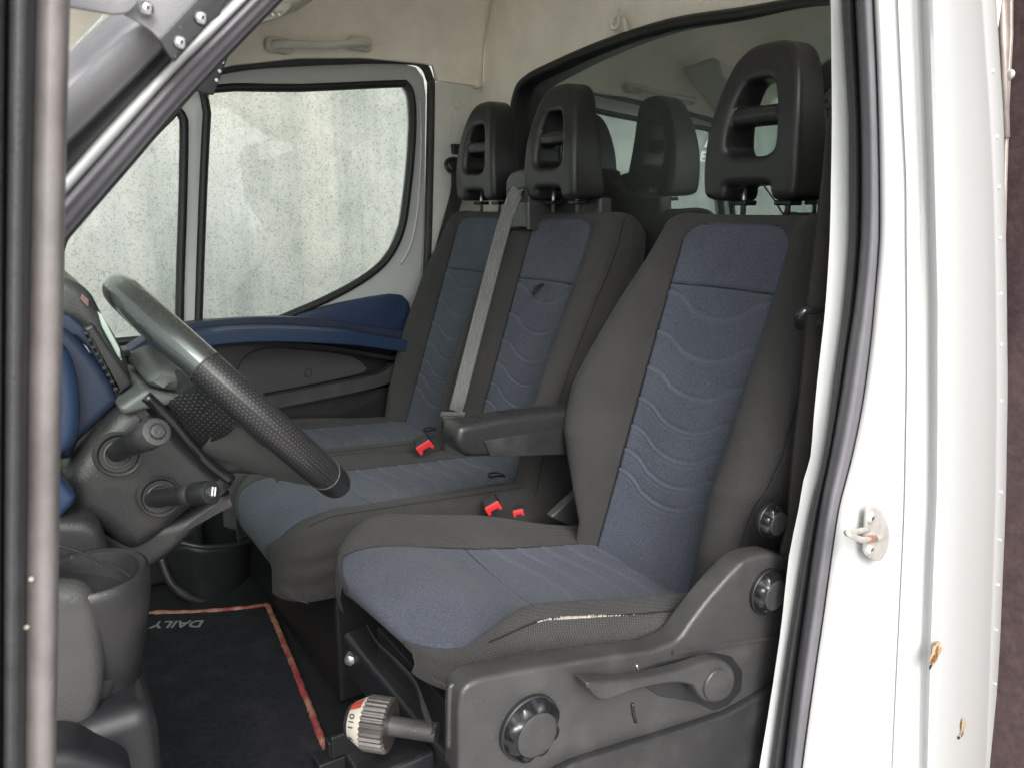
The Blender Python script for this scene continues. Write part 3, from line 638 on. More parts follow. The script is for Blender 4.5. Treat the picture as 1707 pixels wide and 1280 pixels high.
# ================================================================== SEATS
def backrest(name_root, yc, O, U, W_, b_, parent, seamh, loops=None, pitch=.0026, nwaves=7, side_off=0):
    """lofted cushion with pressed waves. local s (+ = far side), h up along U, n = forward normal"""
    O = np.array(O); U = np.array(U, float); U /= np.linalg.norm(U); Nn = np.array((-U[2], 0, U[0]))
    Ht = .655; Hs = Ht-.045
    hs = list(np.arange(-.03, Hs, pitch))+[Hs+.045*math.sin(a) for a in np.linspace(0, math.pi/2, 16)]
    cen = np.linspace(0, .115, 42)
    G = []; Z = []; S = []; Wv = []; zone_id = []
    hk = [(seamh-.012)-(.083-.0065*k*.6)*k*.93 for k in range(nwaves)]
    for h in hs:
        hh = min(h, Hs); k = (h-Hs)/.045 if h > Hs else 0; ca = math.sqrt(max(0, 1-k*k)) if k < 1 else 0
        W = float(np.interp(hh, W_[0], W_[1])); b = float(np.interp(hh, b_[0], b_[1]))
        W = W-.045*(1-ca); c = .115 - max(0, .115-(W-.03)) if W-.03 < .115 else .115
        ctrl = [(0.115, 0), (.115+.30*(W-.115), .75*b+.002), (.115+.62*(W-.115), b), (.115+.93*(W-.115), b-.016), (W, b-.045), (W+.003, -.055), (W-.012, -.10), (W-.05, -.125), (0, -.130)]
        if c < .115: ctrl = [(c, 0)]+[(max(q[0], c*.5), q[1]) for q in ctrl[1:]]
        cv = smoothpts([(p[0], p[1], 0) for p in ctrl], 8)
        pts = [(s*c/.115, -.012*(1-(s/.115)**2)*min(1, (Hs+.02-hh)/.2+.3)) for s in cen]+[(p.x, p.y) for p in cv[1:]]
        nm = -.062
        half = []
        for j, (s, n) in enumerate(pts):
            n2 = nm+(n-nm)*max(ca, .001)
            half.append((s, n2, j))
        full = [(-s, n, j, -1) for s, n, j in half[:0:-1]]+[(s, n, j, 1) for s, n, j in half]
        full = full[1:]                                 # last back-centre point shared
        row = []; zr = []; sr = []; wr = []
        nadd = side_off*(1-float(sstep(h/.2)))
        for s, n, j, sg in full:
            if sg < 0 and j > 41: s = s-nadd*min(1, max(0, (abs(s)-.115)/max(.02, W-.115)))
            # blue zone : |s|<.115 , below an arched top seam
            top = Hs+.016-.034*max(0, (abs(s)/.115))**7
            d1 = abs(s)-c if j < 42 else (j-41)*.004; zs = max(d1, h-top) if h < top+.03 or True else d1
            if j >= 42: zs = max(zs, .004)
            seam = abs(zs)
            if j >= 50+6: seam = .05
            side = .05
            jj = j-41
            if jj >= 0: side = abs(jj-28)*.004            # seam between bolster and side panel
            cross = abs(h-seamh-.004*math.cos(s/.115*1.5)) if j < 42 else .05
            sm = min(seam, side, cross)
            rel = 0; wv = 0
            if j < 42 and h < seamh-.004:
                t = min(1, abs(s)/.115)
                for q, H0 in enumerate(hk):
                    drop = float(np.interp(t, [0, .22, .45, .68, .85, 1.0], [1.0, .93, .72, .22, .06, 0.0]))*.036
                    edge = 0.010*(1 if sg > 0 else 0.0)
                    d = h-(H0-drop)
                    if -.02 < d < .012:
                        rel += -.0024*math.exp(-(d/.0028)**2)+.0025*float(sstep((d+.015)/.012)*sstep((-d+.0015)/.004))
                        wv = max(wv, float(sstep((d+.016)/.008)*sstep((-d)/.004)))
                        if q >= 3: rel += -.0022*math.exp(-((d+.0085)/.0018)**2)
            disp = rel-.0042*math.exp(-(min(seam, cross)/.0032)**2)-.0025*math.exp(-(side/.004)**2)
            if j >= 42+32: disp = 0
            n3 = n+disp
            P = O+np.array((0, yc, 0))+U*h+Nn*n3+np.array((0, s, 0))
            row.append(Vector(P)); zr.append(zs); sr.append(sm); wr.append(wv)
        G.append(row); Z.append(zr); S.append(sr); Wv.append(wr)
    R, K = len(G), len(G[0]); mid = (K-1)//2
    # centre panel columns
    j0 = [i for i in range(K) if True]
    def sub(name, sel, par):
        idx = {}; v = []; f = []; za = []; sa = []; wa = []
        for i in range(R-1):
            for j in range(K):
                if not sel(i, j): continue
                q = [(i, j), (i, (j+1) % K), (i+1, (j+1) % K), (i+1, j)]; ff = []
                for k in q:
                    if k not in idx:
                        idx[k] = len(v); v.append(G[k[0]][k[1]]); za.append(Z[k[0]][k[1]]); sa.append(S[k[0]][k[1]]); wa.append(Wv[k[0]][k[1]])
                    ff.append(idx[k])
                f.append(ff)
        me = mesh(name, v, f)
        for nm, a in (('zone', za), ('seam', sa), ('wave', wa)):
            x = me.attributes.new(nm, 'FLOAT', 'POINT'); x.data.foreach_set('value', np.array(a, dtype=np.float32))
        return link(name, me, CLOTH, par, 180)
    full_js = [(-1 if i < len(half)-2 else 1) for i in range(K)]
    c0 = len(half)-2                                   # index of centre column
    incen = lambda i, j: (c0-41 <= j < c0+41) and hs[i] < Hs+.012-.004
    br = sub(name_root, lambda i, j: not incen(i, j), parent)
    sub('centre_panel', incen, br)
    return br, lambda s, h, n=0: Vector(O+np.array((0, yc+s, 0))+U*h+Nn*n)

def cushion(name, yc, x0, z0, length, tilt, W, parent, Wb, B=.03, D=.115, R=.10, r=.05, cross=.19, pitch=.004, ov=.03, Bn=1.0, Bf=1.0, ysh=(0, 0, 0, 0), Wbn=None, gt=0):
    ct, st_ = math.cos(tilt), math.sin(tilt)
    # a : front wall (below 0), roll, top
    av = [(-0.012*math.sin(math.pi*t)+r*.10*0, D*t) for t in np.linspace(1, .42, 22)]       # (l, drop) front wall, bulging forward
    av = []
    fpp = smoothpts([(.020, D, 0), (-.008, D*.80, 0), (-ov, D*.52, 0), (-ov*.8, D*.30, 0), (.004, D*.12, 0), (.036, D*.028, 0), (.075, 0, 0), (.10, 0, 0)], 7)
    av = [(p.x, max(0, p.y)) for p in fpp]
    l = av[-1][0]
    while l < length: l += pitch; av.append((l, 0))
    lb = ([-.05, .0, .06, .12, .20, .30, .60], Wb)
    waves = [cross+.045+.052*k for k in range(8)]
    G = []; Z = []; S = []; Wv = []
    for (l, drop) in av:
        dx = max(0, l+ov)
        Wl = W-R+math.sqrt(max(0, R*R-max(0, R-dx)**2)) if dx < R else W
        Wl = min(Wl, W)
        wb = min(float(np.interp(l, lb[0], lb[1])), Wl-.03); Wtop = Wl-.022; wbn = min(float(np.interp(l, lb[0], Wbn)), Wl-.026) if Wbn else wb
        up = float(sstep((l+ov)/.13)); far = Bf*(1-.95*float(sstep((l-.24)/.24)))
        cols = []
        for t in np.linspace(0, 1, 44): cols.append((wb*t, (.016-.026*float(sstep((l-.06)/.12)))*(1-t*t)*up, 0, 0, t))
        for t in np.linspace(0, 1, 22)[1:]:
            cols.append((wb+(Wtop-wb)*t, B*up*math.sin(math.pi*min(1, t*.62))**1.0*1.0, 0, 1, t))
        zt = B*up*math.sin(math.pi*.62)
        for a in np.linspace(0, math.pi/2, 10)[1:]: cols.append((Wtop+.022*math.sin(a), zt, .022*(1-math.cos(a)), 2, a))
        for t in np.linspace(0, 1, 22)[1:]: cols.append((Wl+.006*math.sin(math.pi*t*1.1)-.004*t, zt, .022+(D-.022)*t, 3, t))
        row = []; zr = []; sr = []; wr = []
        full = [(-c_[0],)+(c_[1]*(Bn if c_[3] > 0 else 1),)+c_[2:]+(-1,) for c_ in cols[:0:-1]]+[(c_[0],)+(c_[1]*(far if c_[3] > 0 else 1),)+c_[2:]+(1,) for c_ in cols]
        for s, zz, dd, kind, t, sg in full:
            wq = wbn if sg < 0 else wb
            if kind == 0: s = math.copysign(wq*t, s)
            elif kind == 1: s = math.copysign(wq+(Wtop-wq)*t, s)
            f = max(0, 1-drop/D)
            tot = drop + dd*f if kind >= 2 else drop
            gg = 1+gt*max(-1, min(1, s/W))
            zc = zz*max(0, 1-drop/.03) - tot*gg
            if kind >= 2: zc = zz*max(0, (1-tot/D)) - tot*gg
            seamd = .05; zs = (abs(s)-wq) if kind == 0 else max(.0005+abs(s)-wq, 0) if kind == 1 else .05
            seamd = min(seamd, abs(abs(s)-wq)) if kind < 2 else .05
            if kind == 0: seamd = min(seamd, abs(l-cross-.02*s)) if drop == 0 else seamd
            if kind >= 2: seamd = min(.05, abs((.022*t if kind == 2 else .05)-.00768)) if l > .03 else .05
            rel = 0; wv = 0
            if kind == 0 and l > cross+.02:
                tt = abs(s)/wq
                for q, H0 in enumerate(waves):
                    d = (H0+.030*float(np.interp(tt, [0, .3, .6, .8, 1], [1, .9, .35, .08, 0])))-l
                    if -.02 < d < .012:
                        rel += -.0014*math.exp(-(d/.0035)**2)+.0019*float(sstep((d+.015)/.012)*sstep((-d+.0015)/.004)); wv = max(wv, float(sstep((d+.016)/.008)*sstep((-d)/.004)))
            # soft folds of the skirt
            fold = 0
            if kind == 3: fold = .0022*math.sin(tot*150+l*9)*math.sin(math.pi*t)*(1+.5*math.sin(l*31))
            zz2 = zc+rel-.0034*math.exp(-(seamd/.0035)**2)*(1 if kind < 2 else .3)
            x = x0+l*ct; z = z0-l*st_+zz2
            row.append(Vector((x, yc+s+(fold*sg)+float(np.interp(l, [0, .1, .25, .5], ysh)), z))); zr.append(zs); sr.append(seamd); wr.append(wv)
        G.append(row); Z.append(zr); S.append(sr); Wv.append(wr)
    o = grid(name, G, CLOTH, parent, attrs={'zone': Z, 'seam': S, 'wave': Wv})
    return o, G, av

def headrest_mesh():
    """moulded foam headrest with one opening and a cross bar; local: x forward-, y across, z up, base at z=0"""
    ol = [(-.098, .012), (-.100, .06), (-.095, .115), (-.085, .165), (-.070, .212), (-.052, .238), (-.025, .250), (.025, .250), (.052, .238), (.070, .212), (.085, .165), (.095, .115), (.100, .06), (.098, .012), (.085, .0), (.055, -.002), (.045, .012), (.038, .022), (-.038, .022), (-.045, .012), (-.055, -.002), (-.085, .0)]
    ho = [(-.050, .084), (-.049, .12), (-.043, .152), (-.032, .180), (-.019, .190), (.019, .190), (.032, .180), (.043, .152), (.049, .12), (.050, .084), (.038, .072), (.02, .069), (-.02, .069), (-.038, .072)]
    P = lambda q: [Vector((0, y, z)) for y, z in q]
    def deform(p):
        t = (p.z)/.25; lean = .012*math.sin(t*2.6)                         # forward bow
        th = 1.15-.45*t
        return Vector(((p.x-.042)*th+.042-lean*1.2+.02*t*t, p.y, p.z))
    o = plate('headrest', [smoothpts(P(ol), 4, True), smoothpts(P(ho), 4, True)], .085, HEADP, None, bevel=.013, res=4, out=(1, 0, 0), deform=deform)
    # cross bar
    m = MB(); m.sweep([(.026, -.066, .133), (.020, -.03, .134), (.018, 0, .134), (.020, .03, .134), (.026, .066, .133)], [(-.016, -.012), (-.020, 0), (-.016, .012), (.0, .017), (.02, .014), (.026, 0), (.02, -.014), (0, -.017)], (0, 0, 1))
    bme = mesh('bar', m.v, m.f); bm = bmesh.new(); bm.from_mesh(o.data); bm.from_mesh(bme); bm.to_mesh(o.data); bm.free(); bpy.data.meshes.remove(bme)
    r = o.modifiers.new('remesh', 'REMESH'); r.mode = 'VOXEL'; r.voxel_size = .0028; r.use_smooth_shade = True
    q = o.modifiers.new('smooth', 'SMOOTH'); q.iterations = 5; q.factor = .5
    dg = bpy.context.evaluated_depsgraph_get(); dg.update()
    me = bpy.data.meshes.new_from_object(o.evaluated_get(dg)); me.name = 'headrest'
    me.materials.clear(); me.materials.append(HEADP); bpy.data.objects.remove(o)
    return me
HM = headrest_mesh()
def headrest(parent, y, x, z, topz, lean=0, turn=0):
    o = bpy.data.objects.new('headrest', HM); COL.objects.link(o); o.parent = parent
    o.location = Vector((x, y, z)) - wloc(parent); o.rotation_euler = (0, lean, turn)
    Mi = Matrix.Translation((x, y, z)) @ Matrix.Rotation(turn, 4, 'Z') @ Matrix.Rotation(lean, 4, 'Y')
    for s in (-1, 1):
        p1 = Vector((.045, s*.047, .03)); p0 = Vector((.045-.0, s*.047, -(z-topz)-.02))
        m = MB(); m.tube([p0, p1], .0048, 14); q = m.build('post', STEEL, None, 180); q.parent = o; q.location = (0, 0, 0)
        m = MB(); c = Vector((.045, s*.047, -(z-topz)+.004)); m.box(c, (.016, .017, .0045)); q = m.build('post_guide', PLASB, None, 40, bevel=.003); q.parent = o; q.location = (0, 0, 0)
    return o

# ---- driver seat
ds = thing('driver_seat', 'nearest seat, blue and grey cloth with a frayed near edge, adjuster knobs and armrest', 'driver seat', (-.5, .41, .82))
DB, dpt = backrest('backrest', .415, (-.305, 0, 1.13), (.205, 0, .62),
                   ([-.03, .05, .10, .16, .22, .28, .34, .42, .50, .58, .66], [.148, .152, .176, .208, .235, .244, .238, .222, .203, .182, .162]),
                   ([-.03, .05, .1, .2, .3, .45, .55, .66], [.025, .034, .052, .076, .072, .045, .022, .004]), ds, .512, side_off=.055)
DC, DG, Dav = cushion('cushion', .42, -.750, 1.234, .53, math.radians(11), .250, ds, [.162, .160, .152, .143, .134, .134, .152], D=.082, R=.125, ov=.026, gt=.36, Bn=1.9, Bf=.95, Wbn=[.215, .200, .172, .142, .134, .136, .155], ysh=[.014, .010, -.008, -.020])
headrest(ds, .415, -.085, 1.762, 1.752)
# frayed tear along the near edge seam
fr = MB(); rnd = random.Random(5)
K_ = len(DG[0])
rowsL = [i for i, (l, d) in enumerate(Dav) if .085 < l < .235]
near_j = 28
for k in range(260):
    u = min(.999, max(0, rnd.gauss(.42, .22))); i = rowsL[int(u*(len(rowsL)-1))]; j = near_j
    p = DG[i][j]+Vector((rnd.uniform(-.003, .003), -.0012, rnd.gauss(0, .0011)*max(.3, 1-abs(u-.42)*1.5))); hgt = .0042*max(.2, 1-abs(u-.42)*1.8)*rnd.uniform(.4, 1.2)
    fr.box(p, (.00035, .0003, hgt/2*1.2), (Vector((1, 0, 0)), Vector((0, 1, 0)), Vector((rnd.uniform(-.25, .25), -.25, 1)).normalized()))
fr.build('frayed_threads', PALE, ds, None)

# near side base trim
SY = .125
tr = [(765, 1300), (765, 1190), (768, 1158), (778, 1142), (800, 1131), (900, 1112), (1000, 1096), (1090, 1084), (1128, 1068), (1140, 1056), (1150, 1040), (1180, 1000), (1215, 960), (1240, 935), (1262, 926), (1290, 922), (1320, 930), (1320, 1300)]
dtrim = plate('base_side_trim', [rounded(Y(tr, SY), .006)], .035, PLASL, ds, bevel=.006, res=4, out=(0, 1, 0))
# ridge below the wing
MB().sweep(smoothpts(Y([(1120, 1086), (1180, 1078), (1240, 1068), (1300, 1060)], SY-.001), 4), [(-.004, -.002), (-.002, .003), (.002, .003), (.004, -.002)], (0, -1, 0)).build('trim_ridge', PLASL, ds, 60)
# darker lower skirt of the trim
plate('lower_skirt', [rounded(Y([(905, 1300), (960, 1272), (1060, 1240), (1140, 1215), (1215, 1190), (1260, 1165), (1300, 1140), (1300, 1330), (905, 1330)], SY-.012), .004)], .014, PLAS, ds, bevel=.005, out=(0, 1, 0))
# front edge strip and inner dark front panel
MB().tube(smoothpts(Y([(762, 1139), (752, 1143), (750, 1152), (749, 1200), (748, 1246)], SY+.02), 4), .0032, 10).build('front_corner_strip', PLASL, ds, 180)
fp = MB(); Q = [at(612, 1040, 'y', .58), at(660, 1130, 'y', .34), at(752, 1145, 'y', .13)]
x0 = -.80
fv = [Vector((-.79, .60, 1.17)), Vector((-.80, .14, 1.15)), Vector((-.77, .14, .95)), Vector((-.74, .60, .95))]
body = MB(); body.box((-.55, .40, 1.05), (.215, .20, .035)); body.box((-.53, .40, .93), (.17, .185, .10)); body.build('seat_pan', PLASB, ds, 40, bevel=.01)
# pale bracket line running down the front of the base
MB().sweep(smoothpts([at(612, 1043, 'y', .56), at(630, 1072, 'y', .48), at(658, 1100, 'y', .40), at(690, 1135, 'y', .33), at(705, 1175, 'y', .28), at(722, 1222, 'y', .24)], 5), [(-.004, -.001), (-.004, .001), (.004, .001), (.004, -.001)], (-.6, -.8, 0)).build('bracket_edge', PLASL, ds, 60)
plate('front_panel', [[at(640, 1085, 'y', .44), at(700, 1130, 'y', .30), at(752, 1143, 'y', .14), at(752, 1262, 'y', .14), at(715, 1250, 'y', .24)]][:1] and [[Vector((-.745, y_, z_)) for k_, (y_, z_) in enumerate([(.50, 1.135), (.145, 1.135), (.145, .90), (.262, .90), (.31, 1.04), (.50, 1.06)])]], .02, PLASB, ds, bevel=.002, out=(1, 0, 0))
# slide rails and bellows on the floor
for y_ in (.16, .60):
    rl = MB(); rl.box((-.52, y_, .86), (.30, .018, .012)); rl.box((-.52, y_, .886), (.28, .010, .014)); rl.box((-.52, y_-.022, .90), (.28, .004, .02))
    rl.build('slide_rail', PLASB, ds, 40, bevel=.003)
bl = MB()
for k in range(6): bl.box((-.51, .40, 1.02-.03*k), (.20-.008*(k % 2), .205-.010*(k % 2), .009))
bl.build('bellows', PLASB, ds, 40, bevel=.006)
# lever
lv = [(976, 1138), (990, 1137), (1050, 1135), (1120, 1122), (1165, 1108), (1190, 1100), (1212, 1104), (1226, 1120), (1226, 1145), (1213, 1165), (1193, 1173), (1172, 1168), (1160, 1150), (1152, 1143), (1120, 1140), (1060, 1152), (1012, 1170), (992, 1162)]
rc = [(988, 1145), (1010, 1118), (1100, 1105), (1180, 1090), (1215, 1094), (1236, 1118), (1234, 1150), (1212, 1174), (1185, 1182), (1150, 1178), (1010, 1178)]
plate('lever_recess_shade', [rounded(Y([(1046, 1128), (1100, 1106), (1190, 1088), (1220, 1094), (1238, 1118), (1236, 1150), (1214, 1176), (1190, 1184), (1160, 1170), (1100, 1160)], SY-.0025), .004)], .004, PLASB, ds, bevel=.001, out=(0, 1, 0))  # flat black plate round the lever; the recess's shade is put into its colour
plate('tilt_lever', [smoothpts(Y(lv, SY-.030), 2, True)], .022, PLASL, ds, bevel=.006, res=4, out=(0, 1, 0))
hub = at(1192, 1139, 'y', SY-.031); MB().lathe(hub, (0, -1, 0), [(.0205, -.004), (.0205, .0015), (.0195, .0028), (.016, .0032)], 40).build('lever_hub', PLASL, ds, 30)
MB().tube(smoothpts(Y([(1054, 1172), (1056, 1188), (1060, 1203)], SY-.001), 4), .0022, 8).build('grip_mark', PLASB, ds, 180)
MB().tube(Y([(1061, 1108), (1064, 1116)], SY-.001), .0014, 8).build('lever_tick', STEEL, ds, 180)
def knob(px, py, y, r, axis=(0, -1, 0), nm='adjuster_knob', lobes=8):
    c = at(px, py, 'y', y)
    md = lambda a, i: 1-{1: .06, 2: .17, 3: .13, 4: .04}.get(i, 0)*(math.cos(a*lobes)*.5+.5)**1.3
    k = MB().lathe(c, axis, [(r, 0), (r, .003), (r*.985, .0085), (r*.88, .0125), (r*.75, .0140), (r*.72, .0136), (r*.70, .0140), (r*.66, .0142), (r*.3, .0143)], 90, mod=md)
    o = k.build(nm, GLOSSB, ds, 35)
    MB().lathe(c+Vector(axis).normalized()*.0135, axis, [(r*.70, -.002), (r*.70, .0010), (r*.66, .0018), (r*.2, .0020)], 40).build('knob_face', PLASL, o, 30)
    MB().lathe(c, axis, [(r*1.05, -.004), (r*1.05, .001), (r*1.01, .002)], 40).build('knob_collar', PLASB, o, 30)
knob(884, 1213, SY-.004, .0365)
knob(1284, 867, .155, .024); knob(1279, 985, SY-.004, .030)
# weight dial on a stub
wd = thing('x', '', '')
bpy.data.objects.remove(wd)
dc = at(632, 1206, 'y', .30); dax = Vector((-.93, -.28, .10)).normalized()
dax = (at(592, 1196, 'y', .32)-at(672, 1196, 'y', .275)).normalized(); dax.z = 0; dax.normalize()
cyl = MB().tube([dc-dax*.075, dc-dax*.01], .012, 16).build('dial_stub', PLASL, ds, 60)
DR = .033
dial = MB().lathe(dc, dax, [(DR*.9, -.016), (DR, -.014), (DR, .014), (DR*.93, .016)], 150, mod=lambda a, i: 1-.07*(.5+.5*math.sin(a*30))).build('weight_dial', mat('gunmetal', (.22, .20, .19), .3, metal=.85, var=.15, vscale=60), ds, 25)
MB().lathe(dc+dax*.014, dax, [(DR*.93, 0), (DR*.93, .003), (DR*.66, .020), (DR*.60, .020)], 48).build('dial_scale', PALE and mat('ivory_scale', (.42, .39, .34), .4), dial, 30)
MB().lathe(dc+dax*.033, dax, [(DR*.62, 0), (DR*.58, .006), (DR*.4, .009), (DR*.1, .010)], 36).build('dial_cap', PLASB, dial, 40)
# scale writing: 110 and red field on the conical face
un = Vector((0, 0, 1)); sdv = dax.cross(un).normalized()
def cone_pt(ang, t):                                  # t 0 outer .. 1 inner
    r = DR*(.93*(1-t)+.66*t); return dc+dax*(.017+.017*t+.0006)+(un*math.cos(ang)+sdv*math.sin(ang))*r
best = min([0, 1], key=lambda k: 0)
fc = [a for a in np.linspace(0, 2*math.pi, 73)]
camdir = lambda p: (CAM-p).normalized()
af = max(fc, key=lambda a: (cone_pt(a, .5)-dc).dot(CAM-dc))
rp_ = [[cone_pt(af+(.75 if (cone_pt(af+.7, .5).z > cone_pt(af-.7, .5).z) else -.75)+d, t) for t in (0.04, .96)] for d in np.linspace(-.28, .28, 8)]
grid('red_scale_field', rp_, mat('red_paint', (.38, .05, .03), .5), dial)
sg_ = 1 if cone_pt(af+.5, .5).z > cone_pt(af-.5, .5).z else -1
p_ = cone_pt(af-sg_*.12, .5); tv = (cone_pt(af-sg_*.12+sg_*.05, .5)-cone_pt(af-sg_*.12-sg_*.05, .5)).normalized(); iv = (cone_pt(af, .0)-cone_pt(af, 1)).normalized()
text('scale_number', '110', .0125, frame(p_+ (tv.cross(iv) if (tv.cross(iv)).dot(CAM-p_) > 0 else -tv.cross(iv))*.0006, tv, -iv if tv.cross(-iv).dot(CAM-p_) > 0 else iv), INK, dial, ext=.0002)
p_ = cone_pt(af-sg_*.95, .5); tv = (cone_pt(af-sg_*.95+sg_*.05, .5)-cone_pt(af-sg_*.95-sg_*.05, .5)).normalized()
text('scale_number', '9', .0115, frame(p_+(tv.cross(iv) if (tv.cross(iv)).dot(CAM-p_) > 0 else -tv.cross(iv))*.0006, tv, -iv if tv.cross(-iv).dot(CAM-p_) > 0 else iv), INK, dial, ext=.0002)
# small black bracket with bolt at the front corner and box under the dial
MB().box(at(596, 1090, 'y', .60), (.012, .02, .03)).build('bracket', PLASB, ds, 40, bevel=.003)
MB().lathe(at(586, 1094, 'y', .56), (-.6, -.8, 0), [(.009, -.01), (.009, .012), (.006, .014)], 6).build('bolt', STEEL, ds, 40)
MB().box(at(650, 1268, 'y', .30), (.05, .03, .014)).build('dial_bracket', GLOSSB, ds, 40, bevel=.006)
# hinge cover on the far side of the backrest
plate('hinge_cover', [rounded([at(985, 800, 'y', .665), at(1004, 868, 'y', .665), at(965, 883, 'y', .665), at(930, 868, 'y', .665), at(918, 862, 'y', .665)], .006)], .02, PLASL, ds, bevel=.004, out=(0, 1, 0))
# armrest
A0 = at(775, 735, 'y', .665); A1 = at(975, 705, 'y', .66)
axm = (A1-A0).normalized()
ar = [(763, 722), (768, 712), (783, 707), (806, 703), (870, 692), (960, 683), (1000, 680), (1000, 752), (940, 757), (860, 760), (795, 763), (777, 760), (765, 748), (761, 735)]
arm = plate('armrest', [smoothpts(Y(ar, .635), 2, True)], .062, LEATH, ds, bevel=.013, res=5, out=(0, 1, 0))
plate('armrest_side_cover', [rounded(Y([(806, 735), (870, 724), (1000, 708), (1000, 756), (818, 761)], .632), .001)], .006, PLAS, arm, bevel=.0012, out=(0, 1, 0))

# ---- bench seat for two
bs = thing('bench_seat', 'double passenger bench in dark blue and black cloth with two headrests', 'bench seat', (-.45, 1.16, .82))
BW = ([-.03, .05, .10, .18, .26, .34, .42, .50, .58, .66], [.175, .178, .180, .183, .186, .188, .190, .190, .182, .160])
BB = ([-.03, .1, .2, .3, .45, .55, .66], [.040, .055, .058, .054, .038, .020, .004])
m1, bpt = backrest('backrest', .985, (-.245, 0, 1.13), (.205, 0, .62), ([h for h in BW[0]], [w+.02 for w in BW[1]]), BB, bs, .475)
m2, bpt2 = backrest('backrest', 1.355, (-.245, 0, 1.13), (.205, 0, .62), BW, BB, bs, .475)
cushion('cushion', .985, -.775, 1.19, .60, math.radians(4), .195, bs, [.14, .14, .13, .12, .115, .11, .11], D=.145, R=.07, B=.016, ov=.025)
cushion('cushion', 1.375, -.775, 1.19, .60, math.radians(4), .188, bs, [.14, .14, .13, .12, .115, .11, .11], D=.145, R=.05, B=.016, ov=.025)
headrest(bs, 1.0, -.075, 1.768, 1.755)
headrest(bs, 1.36, -.060, 1.768, 1.755)
bb = MB(); bb.box((-.46, 1.17, .93), (.24, .36, .125)); bb.build('bench_base', PLASB, bs, 40, bevel=.008)
def loop(c, d, u, par, L=.035, w=.006):
    c = Vector(c); d = Vector(d).normalized(); u = Vector(u).normalized()
    pts = smoothpts([c, c+d*L*.5+u*.006, c+d*L+u*.004, c+d*L*1.08-u*.001, c+d*L-u*.004, c+d*L*.5-u*.001, c-u*.002], 5)
    MB().sweep(pts, [(-w, -.0006), (-w, .0006), (w, .0006), (w, -.0006)], u).build('pull_loop', PLASB, par, 60)
loop(at(842, 792, 'z', 1.185), (-1, .25, .1), (0, 0, 1), bs); loop(at(730, 716, 'z', 1.185), (-1, .2, .1), (0, 0, 1), bs)
q0 = bpt(.0, .468, .004); loop(q0, (-.5, .3, -.55), (-.9, 0, .3), bs, L=.03, w=.004)

# ================================================================== SEAT BELTS, BUCKLES
BELT = mat('dark_belt_webbing', (.040, .034, .032), .7, bump=1, bscale=600, var=.15, vscale=20)
BELTG = mat('grey_belt_webbing', (.20, .20, .195), .6, bump=1, bscale=600, var=.12, vscale=20)
def ribbon(mb, pts, wid, w, t=.0012, n=8, ridges=0):
    pts = smoothpts(pts, n); W_ = Vector(wid).normalized(); prof = []
    up = [((pts[min(i+1, len(pts)-1)]-pts[max(i-1, 0)]).cross(W_)).normalized() for i in range(len(pts))]
    k = 24 if ridges else 4
    top = [(-w+2*w*i/k, t*(1+(2.2*math.sin(i/k*math.pi*6)**2 if ridges else 0))) for i in range(k+1)]
    mb.sweep(pts, top+[(w, -t), (-w, -t)], up, cap=True); return mb
# the middle belt from its guide to the tongue parked by the bench
mb_ = thing('seat_belt', 'grey lap and shoulder belt running across the bench from the black guide between the backrests', 'seat belt', at(752, 700, 'y', 1.15))
ribbon(MB(), [at(872, 332, 'x', -.07), at(866, 320, 'x', -.088), at(858, 328, 'x', -.100), at(839, 380, 'x', -.13), at(802, 520, 'x', -.19), at(769, 650, 'x', -.270), at(760, 684, 'x', -.282)], RT, .0165, ridges=1).build('webbing', BELTG, mb_, 60)
tc_ = at(755, 690, 'x', -.286)
dn = (at(746, 730, 'x', -.27)-at(762, 660, 'x', -.24)).normalized(); sd_ = RT
MB().box(tc_, (.031, .007, .007), (sd_, dn.cross(sd_).normalized(), dn)).build('tongue_bar', PLASL, mb_, 40, bevel=.003)
plate('tongue_body', [rounded([tc_+sd_*a+dn*b for a, b in ((-.028, .004), (.028, .004), (.014, .028), (-.014, .028))], .005)], .010, PLASB, mb_, bevel=.003, out=(-1, 0, 0))
plate('tongue_blade', [rounded([tc_+sd_*a+dn*b for a, b in ((-.010, .026), (.010, .026), (.010, .056), (-.010, .056))], .003), rounded([tc_+sd_*a+dn*b for a, b in ((-.005, .038), (.005, .038), (.005, .050), (-.005, .050))], .001)], .0025, CHROME, mb_, bevel=.0004, out=(-1, 0, 0))
# belt guide housing between the backrests
gd = thing('belt_guide', 'black plastic belt guide housing standing behind the bench between its two headrests', 'belt guide', at(900, 330, 'x', .03))
gp = [(838, 384), (836, 330), (838, 300), (846, 285), (866, 279), (890, 278), (900, 283), (905, 300), (925, 318), (1000, 330), (1000, 372), (880, 380), (870, 384)]
plate('housing', [rounded([at(p[0], p[1], 'x', -.005) for p in gp], .004)], .04, PLAS, gd, bevel=.010, res=4, out=(1, 0, 0))
gq = [(842, 384), (842, 330), (842, 302), (850, 288), (868, 282), (878, 288), (880, 384)]
plate('guide_nose', [rounded([at(p[0], p[1], 'x', -.085) for p in gq], .003)], .075, PLASL, gd, bevel=.008, res=4, out=(1, 0, 0))
plate('guide_slot', [rounded([at(p[0], p[1], 'x', -.0870) for p in ((846, 315), (876, 313), (878, 338), (848, 338))], .003)], .006, INK, gd, bevel=.001, out=(1, 0, 0))
MB().lathe(at(904, 339, 'x', -.006), (-1, 0, 0), [(.006, 0), (.006, .002), (.003, .003)], 16).build('screw', PLASB, gd, 40)
